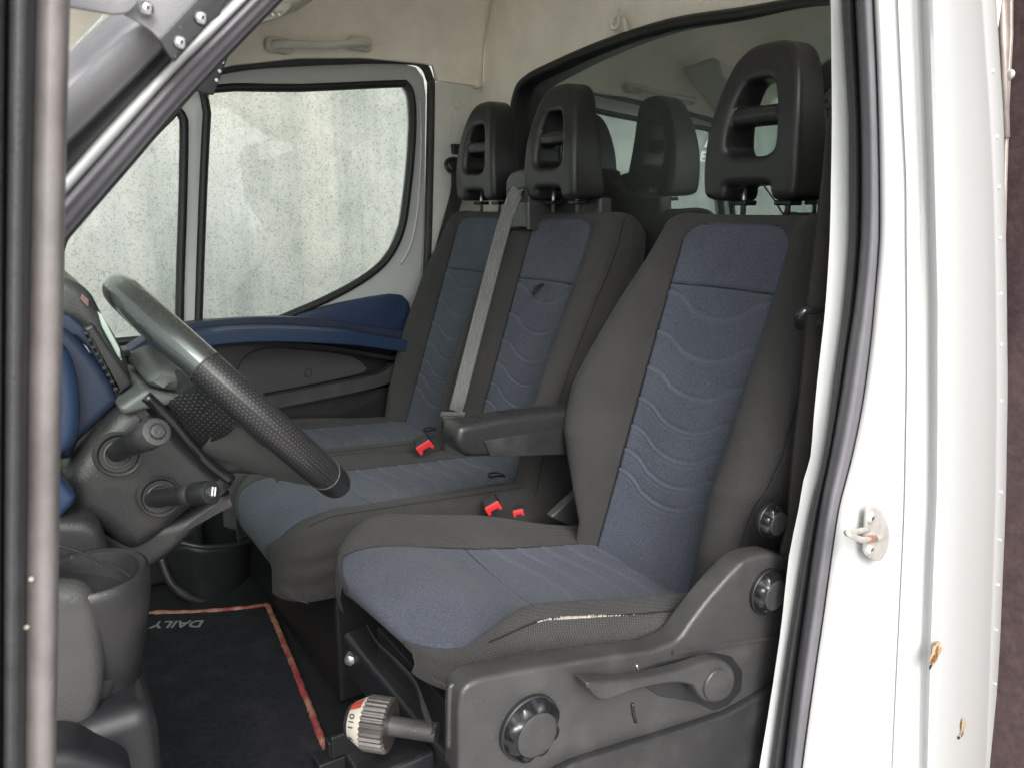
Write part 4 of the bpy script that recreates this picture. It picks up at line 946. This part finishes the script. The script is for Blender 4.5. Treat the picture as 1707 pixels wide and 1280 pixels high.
# far shoulder belt with its D-ring
fb = thing('seat_belt', 'dark shoulder belt hanging from the ring on the far pillar trim', 'seat belt', at(735, 440, 'y', 1.575))
dr = at(757, 280, 'y', 1.588)
MB().tube([dr+Vector((math.cos(a)*.024-.002, -.004*math.sin(a*2), math.sin(a)*.019+.006)) for a in np.linspace(0, 2*math.pi, 26, endpoint=False)], .006, 10, closed=True).build('pivot_ring', PLASB, fb, 180)
plate('pivot_cover', [rounded(Y([(752, 270), (768, 264), (778, 266), (780, 290), (762, 290)], 1.575), .005)], .02, PLASB, fb, bevel=.004, out=(0, 1, 0))
ribbon(MB(), [at(763, 286, 'y', 1.58), at(762, 320, 'y', 1.575), at(752, 360, 'y', 1.57), at(738, 410, 'y', 1.56), at(722, 470, 'y', 1.55), at(700, 540, 'y', 1.54)], (1, 0, 0), .021).build('webbing', BELT, fb, 60)
MB().tube(smoothpts(Y([(716, 436), (724, 432), (734, 434), (736, 442), (728, 446), (717, 444)], 1.54), 4, True), .004, 8, closed=True).build('belt_clip', PLASB, fb, 180)
# near belt along the door jamb
nb = thing('seat_belt', 'dark worn belt running down between the driver seat and the near door jamb', 'seat belt', (-.33, .125, .9))
KB = [(1392, 120), (1386, 170), (1378, 210), (1369, 300), (1360, 370), (1355, 420), (1345, 500), (1341, 560), (1332, 650), (1320, 750), (1311, 850), (1297, 930), (1286, 1020), (1276, 1120), (1267, 1180), (1255, 1270), (1250, 1320)]
cols = [([(p[0], p[1]) for p in KB], .148), ([(p[0]+4, p[1]) for p in KB], .142), ([(p[0]+24, p[1]) for p in KB], .134), ([(p[0]+56, p[1]) for p in KB], .124)]
pxstrip('webbing', cols, BELT, nb, 60, solid=.0015, n=4)
MB().tube(smoothpts([at(1400, 514, 'y', .12), at(1366, 518, 'y', .118), at(1344, 518, 'y', .120), at(1332, 527, 'y', .125), at(1328, 538, 'y', .135), at(1334, 545, 'y', .142)], 6), .0052, 12).build('belt_ring', GLOSSB, nb, 180)
MB().lathe(at(1368, 541, 'y', .122), (0, -1, 0), [(.009, 0), (.009, .008), (.005, .010)], 16).build('anchor_bolt', PLASB, nb, 40)
kb = MB().lathe(at(1388, 169, 'y', .155), (-.3, -1, 0), [(.014, 0), (.016, .003), (.016, .012), (.012, .015)], 60, mod=lambda a, i: 1-.05*(math.sin(a*24) > 0)).build('ridged_knob', PLASB, nb, 30)
# buckles on the bench
def buckle(px, py, ang, lab, z=1.19, s=1.0, y0=None):
    b = thing('belt_buckle', lab, 'belt buckle', at(px, py, 'z', z), group=None)
    c = at(px, py, 'z', z); d = (RT*math.cos(ang)+UP*math.sin(ang)).normalized(); f = (CAM-c).normalized(); f = (f-d*f.dot(d)).normalized(); f = (f*.8+d.cross(f)*.6).normalized(); w = d.cross(f)
    MB().box(c-f*.0165*s, (.019*s, .012*s, .016*s), (d, w, f)).build('buckle_body', PLASB, b, 40, bevel=.004*s)
    plate('release_button', [rounded([c+d*a*s+w*e*s+f*.0005 for a, e in ((-.019, -.012), (.019, -.012), (.019, .012), (.012, .012), (.010, .003), (-.010, .003), (-.012, .012), (-.019, .012))], .002)], .006, RED, b, bevel=.001, out=tuple(f))
    return b
buckle(708, 744, .55, 'red button belt buckle between the two bench cushions, beneath the grey belt tongue', z=1.20, s=1.0)
buckle(822, 845, .5, 'red belt buckle peeping over the far edge of the driver cushion, larger of two', z=1.175, s=.8)
buckle(864, 853, .2, 'small red buckle tip above the driver cushion, beside the backrest hinge cover', z=1.165, s=.55)

# ================================================================== STEERING WHEEL
sw = thing('steering_wheel', 'worn black leather steering wheel with perforated grips', 'steering wheel', (-1.0, .42, 1.45))
P1, P2 = at(205, 488, 'y', .42), at(540, 787, 'y', .42)
cen = (P1+P2)/2; e1 = (P1-P2).normalized(); RW = (P1-P2).length/2
# plane normal towards the driver, turned a little so that both sides of the rim just part
nrm = Vector((-e1.z, 0, e1.x)); nrm = nrm if nrm.x > 0 else -nrm
e2 = (Vector((0, 1, 0))+nrm*.03).normalized(); nrm = e1.cross(e2).normalized()*(1 if e1.cross(e2).dot(nrm) > 0 else -1)
def rim(a0, a1, r, m, nm, nseg):
    v = []; f = []; uvs = []; K = 24
    for i in range(nseg+1):
        a = a0+(a1-a0)*i/nseg; c = cen+(e1*math.cos(a)+e2*math.sin(a))*RW; o = e1*math.cos(a)+e2*math.sin(a)
        for k in range(K+1):
            b = 2*math.pi*k/K; v.append(c+(o*math.cos(b)*1.05+nrm*math.sin(b)*.95)*r); uvs.append((a*RW/.0040, b*r/.0037))
    for i in range(nseg):
        for k in range(K): f.append((i*(K+1)+k, i*(K+1)+k+1, (i+1)*(K+1)+k+1, (i+1)*(K+1)+k))
    me = mesh(nm, v, f); uv = me.uv_layers.new(name='UVMap')
    for l in me.loops: uv.data[l.index].uv = uvs[l.vertex_index]
    return link(nm, me, m, sw, 180)
T1, T2 = math.acos(.50), math.acos(-.60); RR = .0192
rim(-T1, T1, RR, mat('polished_worn_leather', (.030, .030, .031), .27, bump=.35, bscale=1100, var=.1, vscale=30, spec=1.0, coat=1), 'top_grip', 60)
rim(T1, T2, RR*.99, PERF, 'perforated_grip', 40); rim(-T2, -T1, RR*.99, PERF, 'perforated_grip', 40)
rim(T2, 2*math.pi-T2, RR, PLASB, 'bottom_grip', 40)
for a in (T1, -T1, T2, -T2):
    c = cen+(e1*math.cos(a)+e2*math.sin(a))*RW; o = e1*math.cos(a)+e2*math.sin(a)
    MB().tube([c+(o*math.cos(b)*1.05+nrm*math.sin(b)*.95)*RR*1.0 for b in np.linspace(0, 2*math.pi, 30, endpoint=False)], .0008, 6, closed=True).build('grip_seam', PLASL, sw, 180)
# hub and airbag cover, seen from its side: outline in the x-z plane, rounded across its width
def hubbody(nm, pts, y0, y1, m, bev, par=sw):
    return plate(nm, [rounded(Y(pts, y0), .008)], (y1-y0), m, par, bevel=bev, res=5, out=(0, 1, 0))
hubbody('hub_shell', [(198, 682), (240, 655), (300, 640), (352, 655), (420, 715), (485, 785), (490, 796), (470, 800), (400, 795), (372, 800), (330, 768), (262, 730), (215, 705)], .37, .50, PLAS, .020)
hubbody('airbag_cover', [(244, 640), (262, 618), (292, 608), (326, 608), (340, 622), (352, 652), (330, 660), (290, 656), (262, 650)], .34, .50, mat('pale_grey_hub_plastic', (.085, .088, .087), .42, bump=.5, bscale=900), .016)
hubbody('hub_top_face', [(196, 680), (244, 648), (262, 652), (300, 658), (345, 648), (338, 664), (290, 676), (240, 684), (208, 694)], .345, .50, MATS['pale_grey_hub_plastic'], .006)
# near spoke : perforated leather thumb rest and silver-grey lower spoke
sp1 = [at(283, 668, 'y', .335), at(335, 648, 'y', .30), at(360, 668, 'y', .27), at(392, 706, 'y', .262), at(372, 724, 'y', .29), at(342, 738, 'y', .325), at(318, 722, 'y', .335), at(296, 695, 'y', .34)]
def fan(nm, pts, m, back=Vector((0, .02, -.01)), uvs=.0040):
    c = sum(pts, Vector())/len(pts)+Vector((0, -.004, 0)); v = [c]+pts+[p+back for p in pts]; n = len(pts); f = []
    for i in range(n):
        j = (i+1) % n; f.append((0, 1+i, 1+j)); f.append((1+i, 1+n+i, 1+n+j, 1+j))
    me = mesh(nm, v, f); uv = me.uv_layers.new(name='UVMap')
    for l in me.loops:
        p = me.vertices[l.vertex_index].co; uv.data[l.index].uv = (p.dot(e1)/uvs, p.dot(nrm)/uvs)
    return link(nm, me, m, sw, 60)
fan('thumb_rest', smoothpts(sp1, 4, True), PERF)
sp2 = [at(342, 740, 'y', .32), at(390, 708, 'y', .29), at(430, 738, 'y', .30), at(490, 778, 'y', .33), at(532, 803, 'y', .36), at(500, 800, 'y', .36), at(440, 785, 'y', .35), at(385, 765, 'y', .335)]
fan('lower_spoke', smoothpts(sp2, 3, True), MATS['pale_grey_hub_plastic'])
fan('upper_spoke', smoothpts([at(330, 600, 'y', .30), at(352, 640, 'y', .28), at(300, 655, 'y', .34), at(285, 625, 'y', .35)], 3, True), PLASL)
# ================================================================== STEERING COLUMN AND STALKS
sc_ = thing('steering_column', 'dark grey steering column shroud with round stalk bezels', 'steering column', (-1.1, .42, 1.3))
cp = [(150, 735), (190, 690), (238, 655), (262, 672), (300, 715), (340, 755), (385, 800), (398, 815), (360, 838), (330, 845), (290, 880), (258, 908), (226, 925), (200, 915), (170, 890), (120, 860), (100, 800)]
plate('shroud', [rounded(Y(cp, .36), .012)], .14, PLAS, sc_, bevel=.022, res=6, out=(0, 1, 0))
lp = [(115, 800), (150, 850), (232, 880), (300, 868), (392, 818), (380, 850), (330, 885), (290, 925), (240, 960), (190, 930), (120, 870)]
plate('lower_shroud', [rounded(Y(lp, .375), .012)], .12, PLAS, sc_, bevel=.014, res=6, out=(0, 1, 0))
# raised spine behind the wheel
MB().tube(smoothpts([at(243, 660, 'y', .345), at(285, 700, 'y', .345), at(340, 765, 'y', .345), at(385, 800, 'y', .35)], 5), .006, 12).build('trim_spine', GLOSSB, sc_, 180)
def tub(pts, r, nm, m, par, n=20): return MB().tube(pts, r, n).build(nm, m, par, 40)
def bezel(px, py, r):
    c = at(px, py, 'y', .352); ax = Vector((.10, -1, .12)).normalized()
    MB().lathe(c, ax, [(r*1.16, -.008), (r*1.16, .001), (r*1.10, .004), (r*1.0, .003), (r*.94, -.004)], 48).build('stalk_bezel', PLASL, sc_, 60)
    MB().lathe(c+ax*.0005, ax, [(r*.93, -.004), (r*.93, .001), (r*.6, .0005), (r*.1, .0005)], 40).build('stalk_well', INK, sc_, 60)
    MB().tube([c+ax*.002+(ax.orthogonal().normalized()*math.cos(a)+ax.cross(ax.orthogonal().normalized())*math.sin(a))*r*.68 for a in np.linspace(0, 2*math.pi, 36, endpoint=False)], .0012, 6, closed=True).build('well_ring', PLASL, sc_, 180)
    return c, ax
def stalk(bx, by, ex, ey, yb, ye, r, lab, mark=None):
    s = thing('column_stalk', lab, 'control stalk', at(bx, by, 'y', yb), group='stalks on the steering column')
    a, b = at(bx, by, 'y', yb), at(ex, ey, 'y', ye); d = (b-a).normalized(); L = (b-a).length
    tub([a-d*.01, a+d*L*.55], [r*.80, r*.92], 'stalk_shaft', PLASB, s)
    MB().lathe(a+d*L*.52, d, [(r*.9, 0), (r*.98, .001), (r*1.0, L*.16), (r*.97, L*.165)], 40).build('collar', PLAS, s, 40)
    MB().lathe(a+d*L*.695, d, [(r*1.05, 0), (r*1.1, .001), (r*1.1, L*.27), (r*1.02, L*.305), (r*.9, L*.31), (r*.2, L*.31)], 40).build('twist_knob', PLASL if mark is None else PLASB, s, 40)
    c = a+d*(L*1.007); u = d.orthogonal().normalized(); w = d.cross(u)
    MB().tube([c+(u*math.cos(q)+w*math.sin(q))*r*.55 for q in np.linspace(0, 2*math.pi, 30, endpoint=False)], .0009, 6, closed=True).build('button_ring', PLASB, s, 180)
    MB().lathe(c-d*.0015, d, [(r*.5, 0), (r*.5, .003), (r*.38, .0036), (r*.1, .003)], 30).build('end_button', PLASL, s, 40)
    if mark:
        rt = (RT-d*RT.dot(d)).normalized(); text('button_mark', mark, .013, frame(c+d*.0030, rt, d.cross(rt) if d.cross(rt).z > 0 else -d.cross(rt)), PRINT, s)
c, ax = bezel(197, 757, .0195); stalk(200, 750, 262, 719, .345, .265, .0125, 'upper control stalk, turned end with a round button, nearest the steering wheel hub')
c, ax = bezel(266, 827, .0185); stalk(262, 830, 352, 820, .345, .275, .0108, 'lower control stalk with two pale strokes on its end button', 'II')
# far stalk and rotary ring
s3 = thing('column_stalk', 'slim control stalk behind the wheel hub with a ringed collar and small switch block', 'control stalk', at(205, 660, 'y', .50), group='stalks on the steering column')
tub([at(188, 690, 'y', .44), at(214, 636, 'y', .52)], [.011, .0115], 'stalk_shaft', PLASB, s3)
tub([at(213, 640, 'y', .515), at(217, 624, 'y', .54)], .0155, 'ringed_collar', PLAS, s3)
plate('switch_block', [rounded(Y([(205, 590), (216, 584), (224, 600), (231, 622), (214, 626), (206, 606)], .55), .003)], .03, PLASB, s3, bevel=.004, out=(0, 1, 0))
plate('switch_cap', [rounded(Y([(202, 586), (215, 583), (219, 594), (206, 598)], .545), .002)], .03, PLASL, s3, bevel=.002, out=(0, 1, 0))

# ================================================================== DASHBOARD
db = thing('dashboard', 'dark grey and navy blue dashboard with instrument hood and door side cup holder', 'dashboard', (-1.3, .8, 1.0))
# instrument hood
hd = [(60, 470), (95, 463), (118, 466), (140, 478), (155, 493), (168, 520), (195, 565), (212, 598), (222, 640), (205, 650), (185, 640), (168, 600), (138, 552), (112, 538), (60, 530)]
plate('instrument_hood', [rounded(Y(hd, .40), .006)], .36, PLASL, db, bevel=.014, res=5, out=(0, 1, 0))
hi = [(60, 528), (95, 520), (118, 526), (142, 548), (165, 585), (190, 632), (194, 648), (170, 620), (146, 580), (128, 562), (60, 560)]
plate('instrument_face', [rounded(Y(hi, .385), .004)], .03, NAVYD, db, bevel=.004, out=(0, 1, 0))
plate('hood_lower_strip', [rounded(Y([(138, 548), (156, 540), (222, 640), (198, 660)], .380), .003)], .04, PLAS, db, bevel=.004, out=(0, 1, 0))
plate('hood_sticker', [Y([(136, 490), (148, 500), (147, 513), (134, 499)], .3975)], .002, mat('pinkish_sticker', (.16, .08, .075), .4), db, bevel=.0002, out=(0, 1, 0))
plate('display_edge', [rounded(Y([(163, 520), (170, 524), (200, 582), (203, 602), (196, 594), (170, 545)], .396), .001)], .01, STICK, db, bevel=.001, out=(0, 1, 0))
for k in range(9):
    x_, y_ = 143+k*6.2, 556+k*11.5
    MB().box(at(x_, y_, 'y', .379), (.0022, .002, .0016)).build('vent_fin', PLASB, db, 40, bevel=.0005)
# blue instrument surround
b1 = [(60, 545), (92, 541), (115, 552), (140, 578), (168, 612), (190, 645), (200, 672), (170, 700), (130, 740), (118, 768), (60, 768)]
plate('navy_side_panel', [rounded(Y(b1, .375), .006)], .04, NAVYD, db, bevel=.010, res=5, out=(0, 1, 0))
b2 = [(50, 570), (95, 574), (110, 582), (122, 602), (131, 635), (136, 680), (133, 718), (124, 745), (104, 762), (50, 762)]
plate('blue_vent_surround', [smoothpts(Y(b2, .345), 3, True)], .05, BLUEP, db, bevel=.014, res=6, out=(0, 1, 0))
b3 = [(60, 765), (92, 764), (98, 780), (104, 800), (122, 822), (128, 830), (124, 842), (100, 868), (92, 890), (60, 895)]
plate('lower_blue_trim', [rounded(Y(b3, .320), .004)], .04, BLUEP, db, bevel=.008, res=5, out=(0, 1, 0))
# body of the dashboard across the cab and top
dm = MB(); dm.box((-1.50, .85, 1.22), (.20, .74, .26)); dm.build('dashboard_body', PLAS, db, 40, bevel=.05, seg=6)
dq = MB(); dq.box((-1.22, .30, 1.15), (.14, .10, .16)); dq.build('knee_panel', PLASB, db, 40, bevel=.02)
# door side lower panel and cup holder
d0 = [(50, 870), (96, 866), (148, 868), (170, 880), (182, 912), (190, 935), (215, 958), (238, 972), (240, 1000), (50, 1010)]
plate('upper_panel', [rounded(Y(d0, .315), .008)], .10, PLAS, db, bevel=.012, res=6, out=(0, 1, 0))
d1 = [(50, 1000), (100, 1000), (150, 1004), (222, 1010), (236, 1022), (236, 1035), (228, 1070), (218, 1100), (206, 1140), (190, 1165), (185, 1185), (150, 1300), (50, 1300)]
plate('lower_panel', [rounded(Y(d1, .235), .008)], .16, PLAS, db, bevel=.014, res=6, out=(0, 1, 0))
d2 = [(50, 978), (95, 976), (140, 980), (162, 1000), (172, 1035), (176, 1080), (178, 1120), (172, 1170), (150, 1240), (140, 1300), (50, 1300)]
plate('pocket_door', [smoothpts(Y(d2, .215), 3, True)], .03, mat('worn_grey_plastic', (.060, .060, .060), .38, bump=.9, bscale=420, var=.15, vscale=10), db, bevel=.016, res=6, out=(0, 1, 0))
cc = at(157, 968, 'y', .245)
ch_ = MB(); pr = [(.012, -.16), (.026, -.13), (.040, -.07), (.0475, -.025), (.0485, -.008), (.0475, .000), (.0445, .002), (.0400, .000), (.0385, -.008), (.036, -.05), (.01, -.052)]
ch_.lathe(cc+Vector((0, .02, 0)), (0, -.05, 1), pr, 56); ch_.build('cup_holder', PLAS, db, 50)
MB().tube(smoothpts(Y([(96, 908), (130, 918), (170, 936), (195, 946), (220, 962)], .2345), 5), .0012, 8).build('panel_seam', PLASB, db, 180)
MB().lathe(at(110, 1268, 'y', .20)+Vector((0, 0, -.03)), (0, 0, 1), [(.02, -.02), (.03, .0), (.026, .008), (.01, .01)], 30).build('corner_plug', PLASB, db, 50)
# sill corner at the bottom left
plate('sill_corner', [rounded(Y([(60, 1262), (120, 1255), (170, 1268), (215, 1285), (230, 1310), (60, 1310)], .16), .01)], .06, PLASB, db, bevel=.012, res=4, out=(0, 1, 0))

# centre console bin between the footwells
cn = thing('console_bin', 'open black storage bin at the foot of the centre console', 'bin', at(370, 990, 'y', 1.43))
br_ = [at(272, 915, 'y', 1.43), at(300, 905, 'y', 1.40), at(340, 911, 'y', 1.38), at(400, 906, 'y', 1.40), at(432, 890, 'y', 1.46)]
rows = []
for t in np.linspace(0, 1, 10):
    row = [p+Vector(((.0-(p.x-br_[2].x)*.28*t), .03*t, -.175*t)) for p in smoothpts(br_, 6)]
    rows.append(row)
grid('bin_front', rows, PLASB, cn, solid=-.004)
MB().tube(smoothpts(br_, 6), .0065, 10).build('bin_rim', PLAS, cn, 180)
low = smoothpts([at(268, 930, 'y', 1.43), at(285, 970, 'y', 1.41), at(315, 995, 'y', 1.40), at(350, 1003, 'y', 1.40), at(400, 998, 'y', 1.41), at(430, 975, 'y', 1.44), at(445, 955, 'y', 1.48)], 6)
MB().tube(low, .010, 12).build('bin_foot', PLAS, cn, 180)
cbx = MB(); cbx.box((-1.05, 1.57, .98), (.26, .04, .18)); cbx.build('console_body', PLASB, cn, 40, bevel=.02)
ky = thing('ignition_keys', 'small pale metal keys hanging below the steering column', 'keys', at(333, 860, 'y', .55))
MB().box(at(332, 864, 'y', .55), (.0035, .002, .010), (RT, FW, (UP+RT*.25).normalized())).build('key_blade', ZINC, ky, 40, bevel=.001)
MB().box(at(342, 855, 'y', .55), (.0022, .002, .009), (RT, FW, (UP-RT*.3).normalized())).build('key_blade', ZINC, ky, 40, bevel=.001)

# ================================================================== FLOOR MAT
fmz = .8055
mt = thing('floor_mat', 'charcoal carpet floor mat with a frayed red and tan bound edge', 'floor mat', (-.95, 1.0, .80))
A_, B2, C2 = at(225, 1027, 'z', fmz), at(443, 1013, 'z', fmz), at(552, 1278, 'z', fmz)
D2 = at(548, 1300, 'z', fmz)
mo = [A_, at(330, 1024, 'z', fmz), at(400, 1019, 'z', fmz), B2, (B2+C2)/2+Vector((.004, 0, 0)), C2, C2+Vector((-.02, -.10, 0)), C2+Vector((-.40, -.14, 0)), A_+Vector((-.12, -.5, 0)), A_+Vector((-.1, -.05, 0))]
plate('carpet', [mo], .009, CARPET, mt, bevel=.003, out=(0, 0, 1))
bm_ = mat('red_tan_binding', (.30, .10, .06), .95, bump=1.2, bscale=700, var=.5, vscale=60)
nt = bm_.node_tree; mixn = [n for n in nt.nodes if n.type == 'MIX'][0]
rr = nt.nodes.new('ShaderNodeValToRGB'); rr.color_ramp.elements[0].color = (.25, .035, .04, 1); rr.color_ramp.elements[1].color = (.30, .15, .095, 1); rr.color_ramp.elements[0].position = .42; rr.color_ramp.elements[1].position = .56
n2 = nt.nodes.new('ShaderNodeTexNoise'); n2.inputs['Scale'].default_value = 14; tcn = [n for n in nt.nodes if n.type == 'TEX_COORD'][0]
nt.links.new(tcn.outputs['Object'], n2.inputs['Vector']); nt.links.new(n2.outputs[0], rr.inputs[0]); nt.links.new(rr.outputs[0], mixn.inputs[6])
bp_ = smoothpts([mo[0], mo[1], mo[2], mo[3]], 12)+smoothpts([mo[3]+Vector((.004, -.008, 0)), mo[4], mo[5], mo[6]], 40)[1:]
bp_ = [p+Vector((random.uniform(-.0012, .0012), random.uniform(-.0012, .0012), .006+random.uniform(-.001, .001))) for p in bp_]
MB().tube(bp_, [.0072+random.uniform(-.0008, .0008) for _ in bp_], 10).build('bound_edge', bm_, mt, 180)
tm = (at(252, 1040, 'z', fmz+.01)+at(340, 1038, 'z', fmz+.01))/2
tx = (at(252, 1040, 'z', fmz+.01)-at(340, 1038, 'z', fmz+.01)).normalized()
PRD = mat('dulled_print', (.20, .20, .195), .9)
text('mat_lettering', 'DAILY', .042, frame(tm, tx, (0, -1, 0) if tx.x < 0 else (0, 1, 0)), PRD, mt, bold=.0008)
# ================================================================== DRIVER SIDE FRONT PILLAR, DRIVER DOOR EDGE
ap_ = thing('front_pillar', 'sloping front pillar with grey rubber seal and white paint strip', 'front pillar', (-1.1, .03, 1.3))
def lines(ps): return ps
def pst(nm, cols, m, par, solid=0): return pxstrip(nm, cols, m, par, 180, solid=solid, n=4)
L_in = [(488, -20), (383, 88), (302, 176), (218, 274), (116, 392), (60, 462)]
L_w2 = [(432, -20), (347, 66), (290, 122), (184, 240), (100, 334), (60, 378)]
L_w1 = [(415, -20), (385, 5), (283, 106), (176, 218), (100, 305), (60, 350)]
L_c = [(395, -60), (300, 45), (262, 93), (150, 205), (100, 252), (60, 292)]
def lm(a, b, t): return [(p[0]*(1-t)+q[0]*t, p[1]*(1-t)+q[1]*t) for p, q in zip(a, b)]
pst('pillar_weatherstrip', [(lm(L_w2, L_in, -.03), .03), (lm(L_w2, L_in, 0), .010), (lm(L_w2, L_in, .12), -.002), (lm(L_w2, L_in, .30), -.006), (lm(L_w2, L_in, .42), -.002), (lm(L_w2, L_in, .47), .001), (lm(L_w2, L_in, .60), -.001), (lm(L_w2, L_in, .78), .004), (lm(L_w2, L_in, .84), .012), (lm(L_w2, L_in, .88), .010), (lm(L_w2, L_in, .97), .013), (lm(L_w2, L_in, 1.0), .022), (lm(L_w2, L_in, .96), .05)], RUBG, ap_)
pst('pillar_lip', [(lm(L_w2, L_in, .93), .012), (lm(L_w2, L_in, 1.02), .014), (lm(L_w2, L_in, 1.08), .025), (lm(L_w2, L_in, 1.0), .06)], RUBT, ap_)
pst('paint_strip', [(lm(L_w1, L_w2, -.1), .008), (lm(L_w1, L_w2, .2), -.004), (lm(L_w1, L_w2, .8), -.004), (lm(L_w1, L_w2, 1.25), .010)], WHITE, ap_)
pst('pillar_channel', [(lm(L_c, L_w1, -.1), .000), (lm(L_c, L_w1, .25), .006), (lm(L_c, L_w1, .8), .008), (lm(L_c, L_w1, 1.1), .006)], PLAS, ap_)
CLAD = mat('weathered_grey_cladding', (.20, .20, .21), .33, bump=.3, bscale=500, var=.1, vscale=30)
L_d = [(330, -95), (215, 5), (172, 36), (103, 98), (60, 135), (20, 175)]
pst('pillar_cladding', [(lm(L_c, L_d, 0), -.002), (lm(L_c, L_d, .06), -.010), (lm(L_c, L_d, .25), -.016), (lm(L_c, L_d, .5), -.020), (lm(L_c, L_d, .75), -.016), (lm(L_c, L_d, .95), -.004), (lm(L_c, L_d, 1.0), .02)], CLAD, ap_, solid=-.003)
def Yp(pts, v): return Y(pts, v)
wsd = thing('windscreen', 'sloping tinted windscreen glass glimpsed above the front pillar cladding', 'windscreen', (-1.2, .8, 1.4))
wp = lambda y, z: Vector((-1.055+(z-1.883)*.92, y, z))
plate('glass_pane', [[wp(.03, 1.32), wp(1.6, 1.32), wp(1.6, 2.25), wp(.03, 2.25)]], .005, glassmat('green_tinted_glass', (.86, .93, .89), .08), wsd, bevel=.0005, out=(-1, 0, 1))
wd_ = thing('wind_deflector', 'grey side deflector panel with a black bracket held by three screws', 'deflector', at(250, 40, 'y', -.03))
plate('deflector_panel', [rounded(Yp([(60, 8), (115, 12), (190, 25), (214, 22), (228, 8), (238, -20), (60, -20)], -.040), .002)], .003, CLAD, wd_, bevel=.0008, out=(0, 1, 0))
plate('mount_plate', [rounded(Yp([(205, 24), (232, 0), (260, -20), (345, -20), (268, 68), (252, 52), (225, 34)], -.032), .001)], .002, CLAD, wd_, bevel=.0005, out=(0, 1, 0))
plate('bracket', [rounded(Yp([(264, 66), (345, -20), (400, -20), (372, 12), (367, 26), (352, 36), (291, 104), (284, 98)], -.036), .001)], .003, GLOSSB, wd_, bevel=.0006, out=(0, 1, 0))
for px, py in ((245, 15), (336, 31), (301, 72)):
    c = at(px, py, 'y', -.037); MB().lathe(c, (0, -1, .1), [(.0036, 0), (.0034, .0012), (.0024, .0022), (.0010, .0026)], 20).build('screw', CHROME, wd_, 60)
    MB().lathe(c+Vector((0, -.0024, 0)), (0, -1, .1), [(.0012, 0), (.0012, .0006)], 6).build('screw_socket', INK, wd_, 40)
# perforated bracket hanging from the roof behind the pillar
sv = thing('sun_visor_bracket', 'black perforated bracket hanging by the top front corner of the far window', 'bracket', at(340, 130, 'y', .9))
plate('bracket_plate', [Y([(326, 150), (368, 88), (388, 60), (380, 96), (357, 158), (338, 155)], .90)], .012, PLASB, sv, bevel=.0015, out=(0, 1, 0))
for px, py in ((371, 104), (366, 119), (361, 134)):
    MB().lathe(at(px, py, 'y', .899), (0, -1, 0), [(.0030, 0), (.0028, .0006), (.001, .0008)], 14).build('stud', ZINC, sv, 60)
# open driver door: its rear edge close to the camera on the left
dd = thing('driver_door', 'edge of the open driver door close at the left with rubber seal and worn metal frame', 'door', (-1.2, -.15, .9))
DFM = mat('worn_frame_trim', (.21, .192, .187), .45, bump=.4, bscale=300, var=.3, vscale=18)
def dl(nm, cols, m): return pxstrip(nm, cols, m, dd, 180, n=4)
V = lambda a, b, c: [(a+(a-b)*.5, -380), (a, -40), (b, 640), (c, 1330), (c+(c-b)*.6, 1750)]
dl('frame_face', [(V(118, 103, 93), -.06), (V(113, 99, 90), -.085), (V(95, 84, 74), -.092), (V(75, 62, 56), -.090), (V(62, 48, 42), -.086)], DFM)
dl('inner_seal', [(V(62, 48, 42), -.085), (V(52, 40, 34), -.100), (V(35, 25, 20), -.108), (V(20, 12, 8), -.100), (V(10, 4, 1), -.085)], RUBT)
dl('outer_frame', [(V(12, 6, 3), -.085), (V(6, 0, -4), -.10), (V(-30, -35, -40), -.105), (V(-80, -85, -90), -.10)], PLASL)
for px, py in ((52, 965), (44, 1045)):
    MB().lathe(at(px, py, 'y', -.094), (0, -1, 0), [(.0012, 0), (.0006, .0006)], 10).build('paint_speck', PALE, dd, 60)

# ================================================================== WRITING ON THE WALL, read back to front in the rear window
def mirrored(px, py):
    """where a photo pixel, mirrored by the rear glass, meets the concrete wall"""
    d = FW + RT*((px-CX)/F) - UP*((py-CY)/F); n0 = Vector((1, -TILT, 0)).normalized(); g0 = Vector((XW-.030, .6, 1.85))
    t = (g0-CAM).dot(n0)/d.dot(n0); h = CAM+d*t; r = d-n0*2*d.dot(n0); k = (WY-h.y)/r.y; return h+r*k
ws = thing('wall_sign', 'white painted capital letters on the concrete wall, mirrored in the rear window', 'wall lettering', mirrored(1165, 262))
def letters(s_, px, py, hpx):
    c = mirrored(px, py); u = mirrored(px, py-hpx/2); v = mirrored(px, py+hpx/2); size = (u-v).length/.70
    text('letters', s_, size, frame((c.x, WY-.006, c.z), (1, 0, 0), (0, 0, 1)), PRINT, ws, ext=.003, bold=.004)
letters('BIL', 1160, 266, 26)
letters('A', 1186, 224, 38)
s_a, s_b = mirrored(1112, 150), mirrored(1186, 163)
MB().box(((s_a.x+s_b.x)/2, WY-.01, (s_a.z+s_b.z)/2), (abs(s_a.x-s_b.x)/2, .008, abs(s_a.z-s_b.z)/2+.02)).build('white_board', PRINT, ws, None)
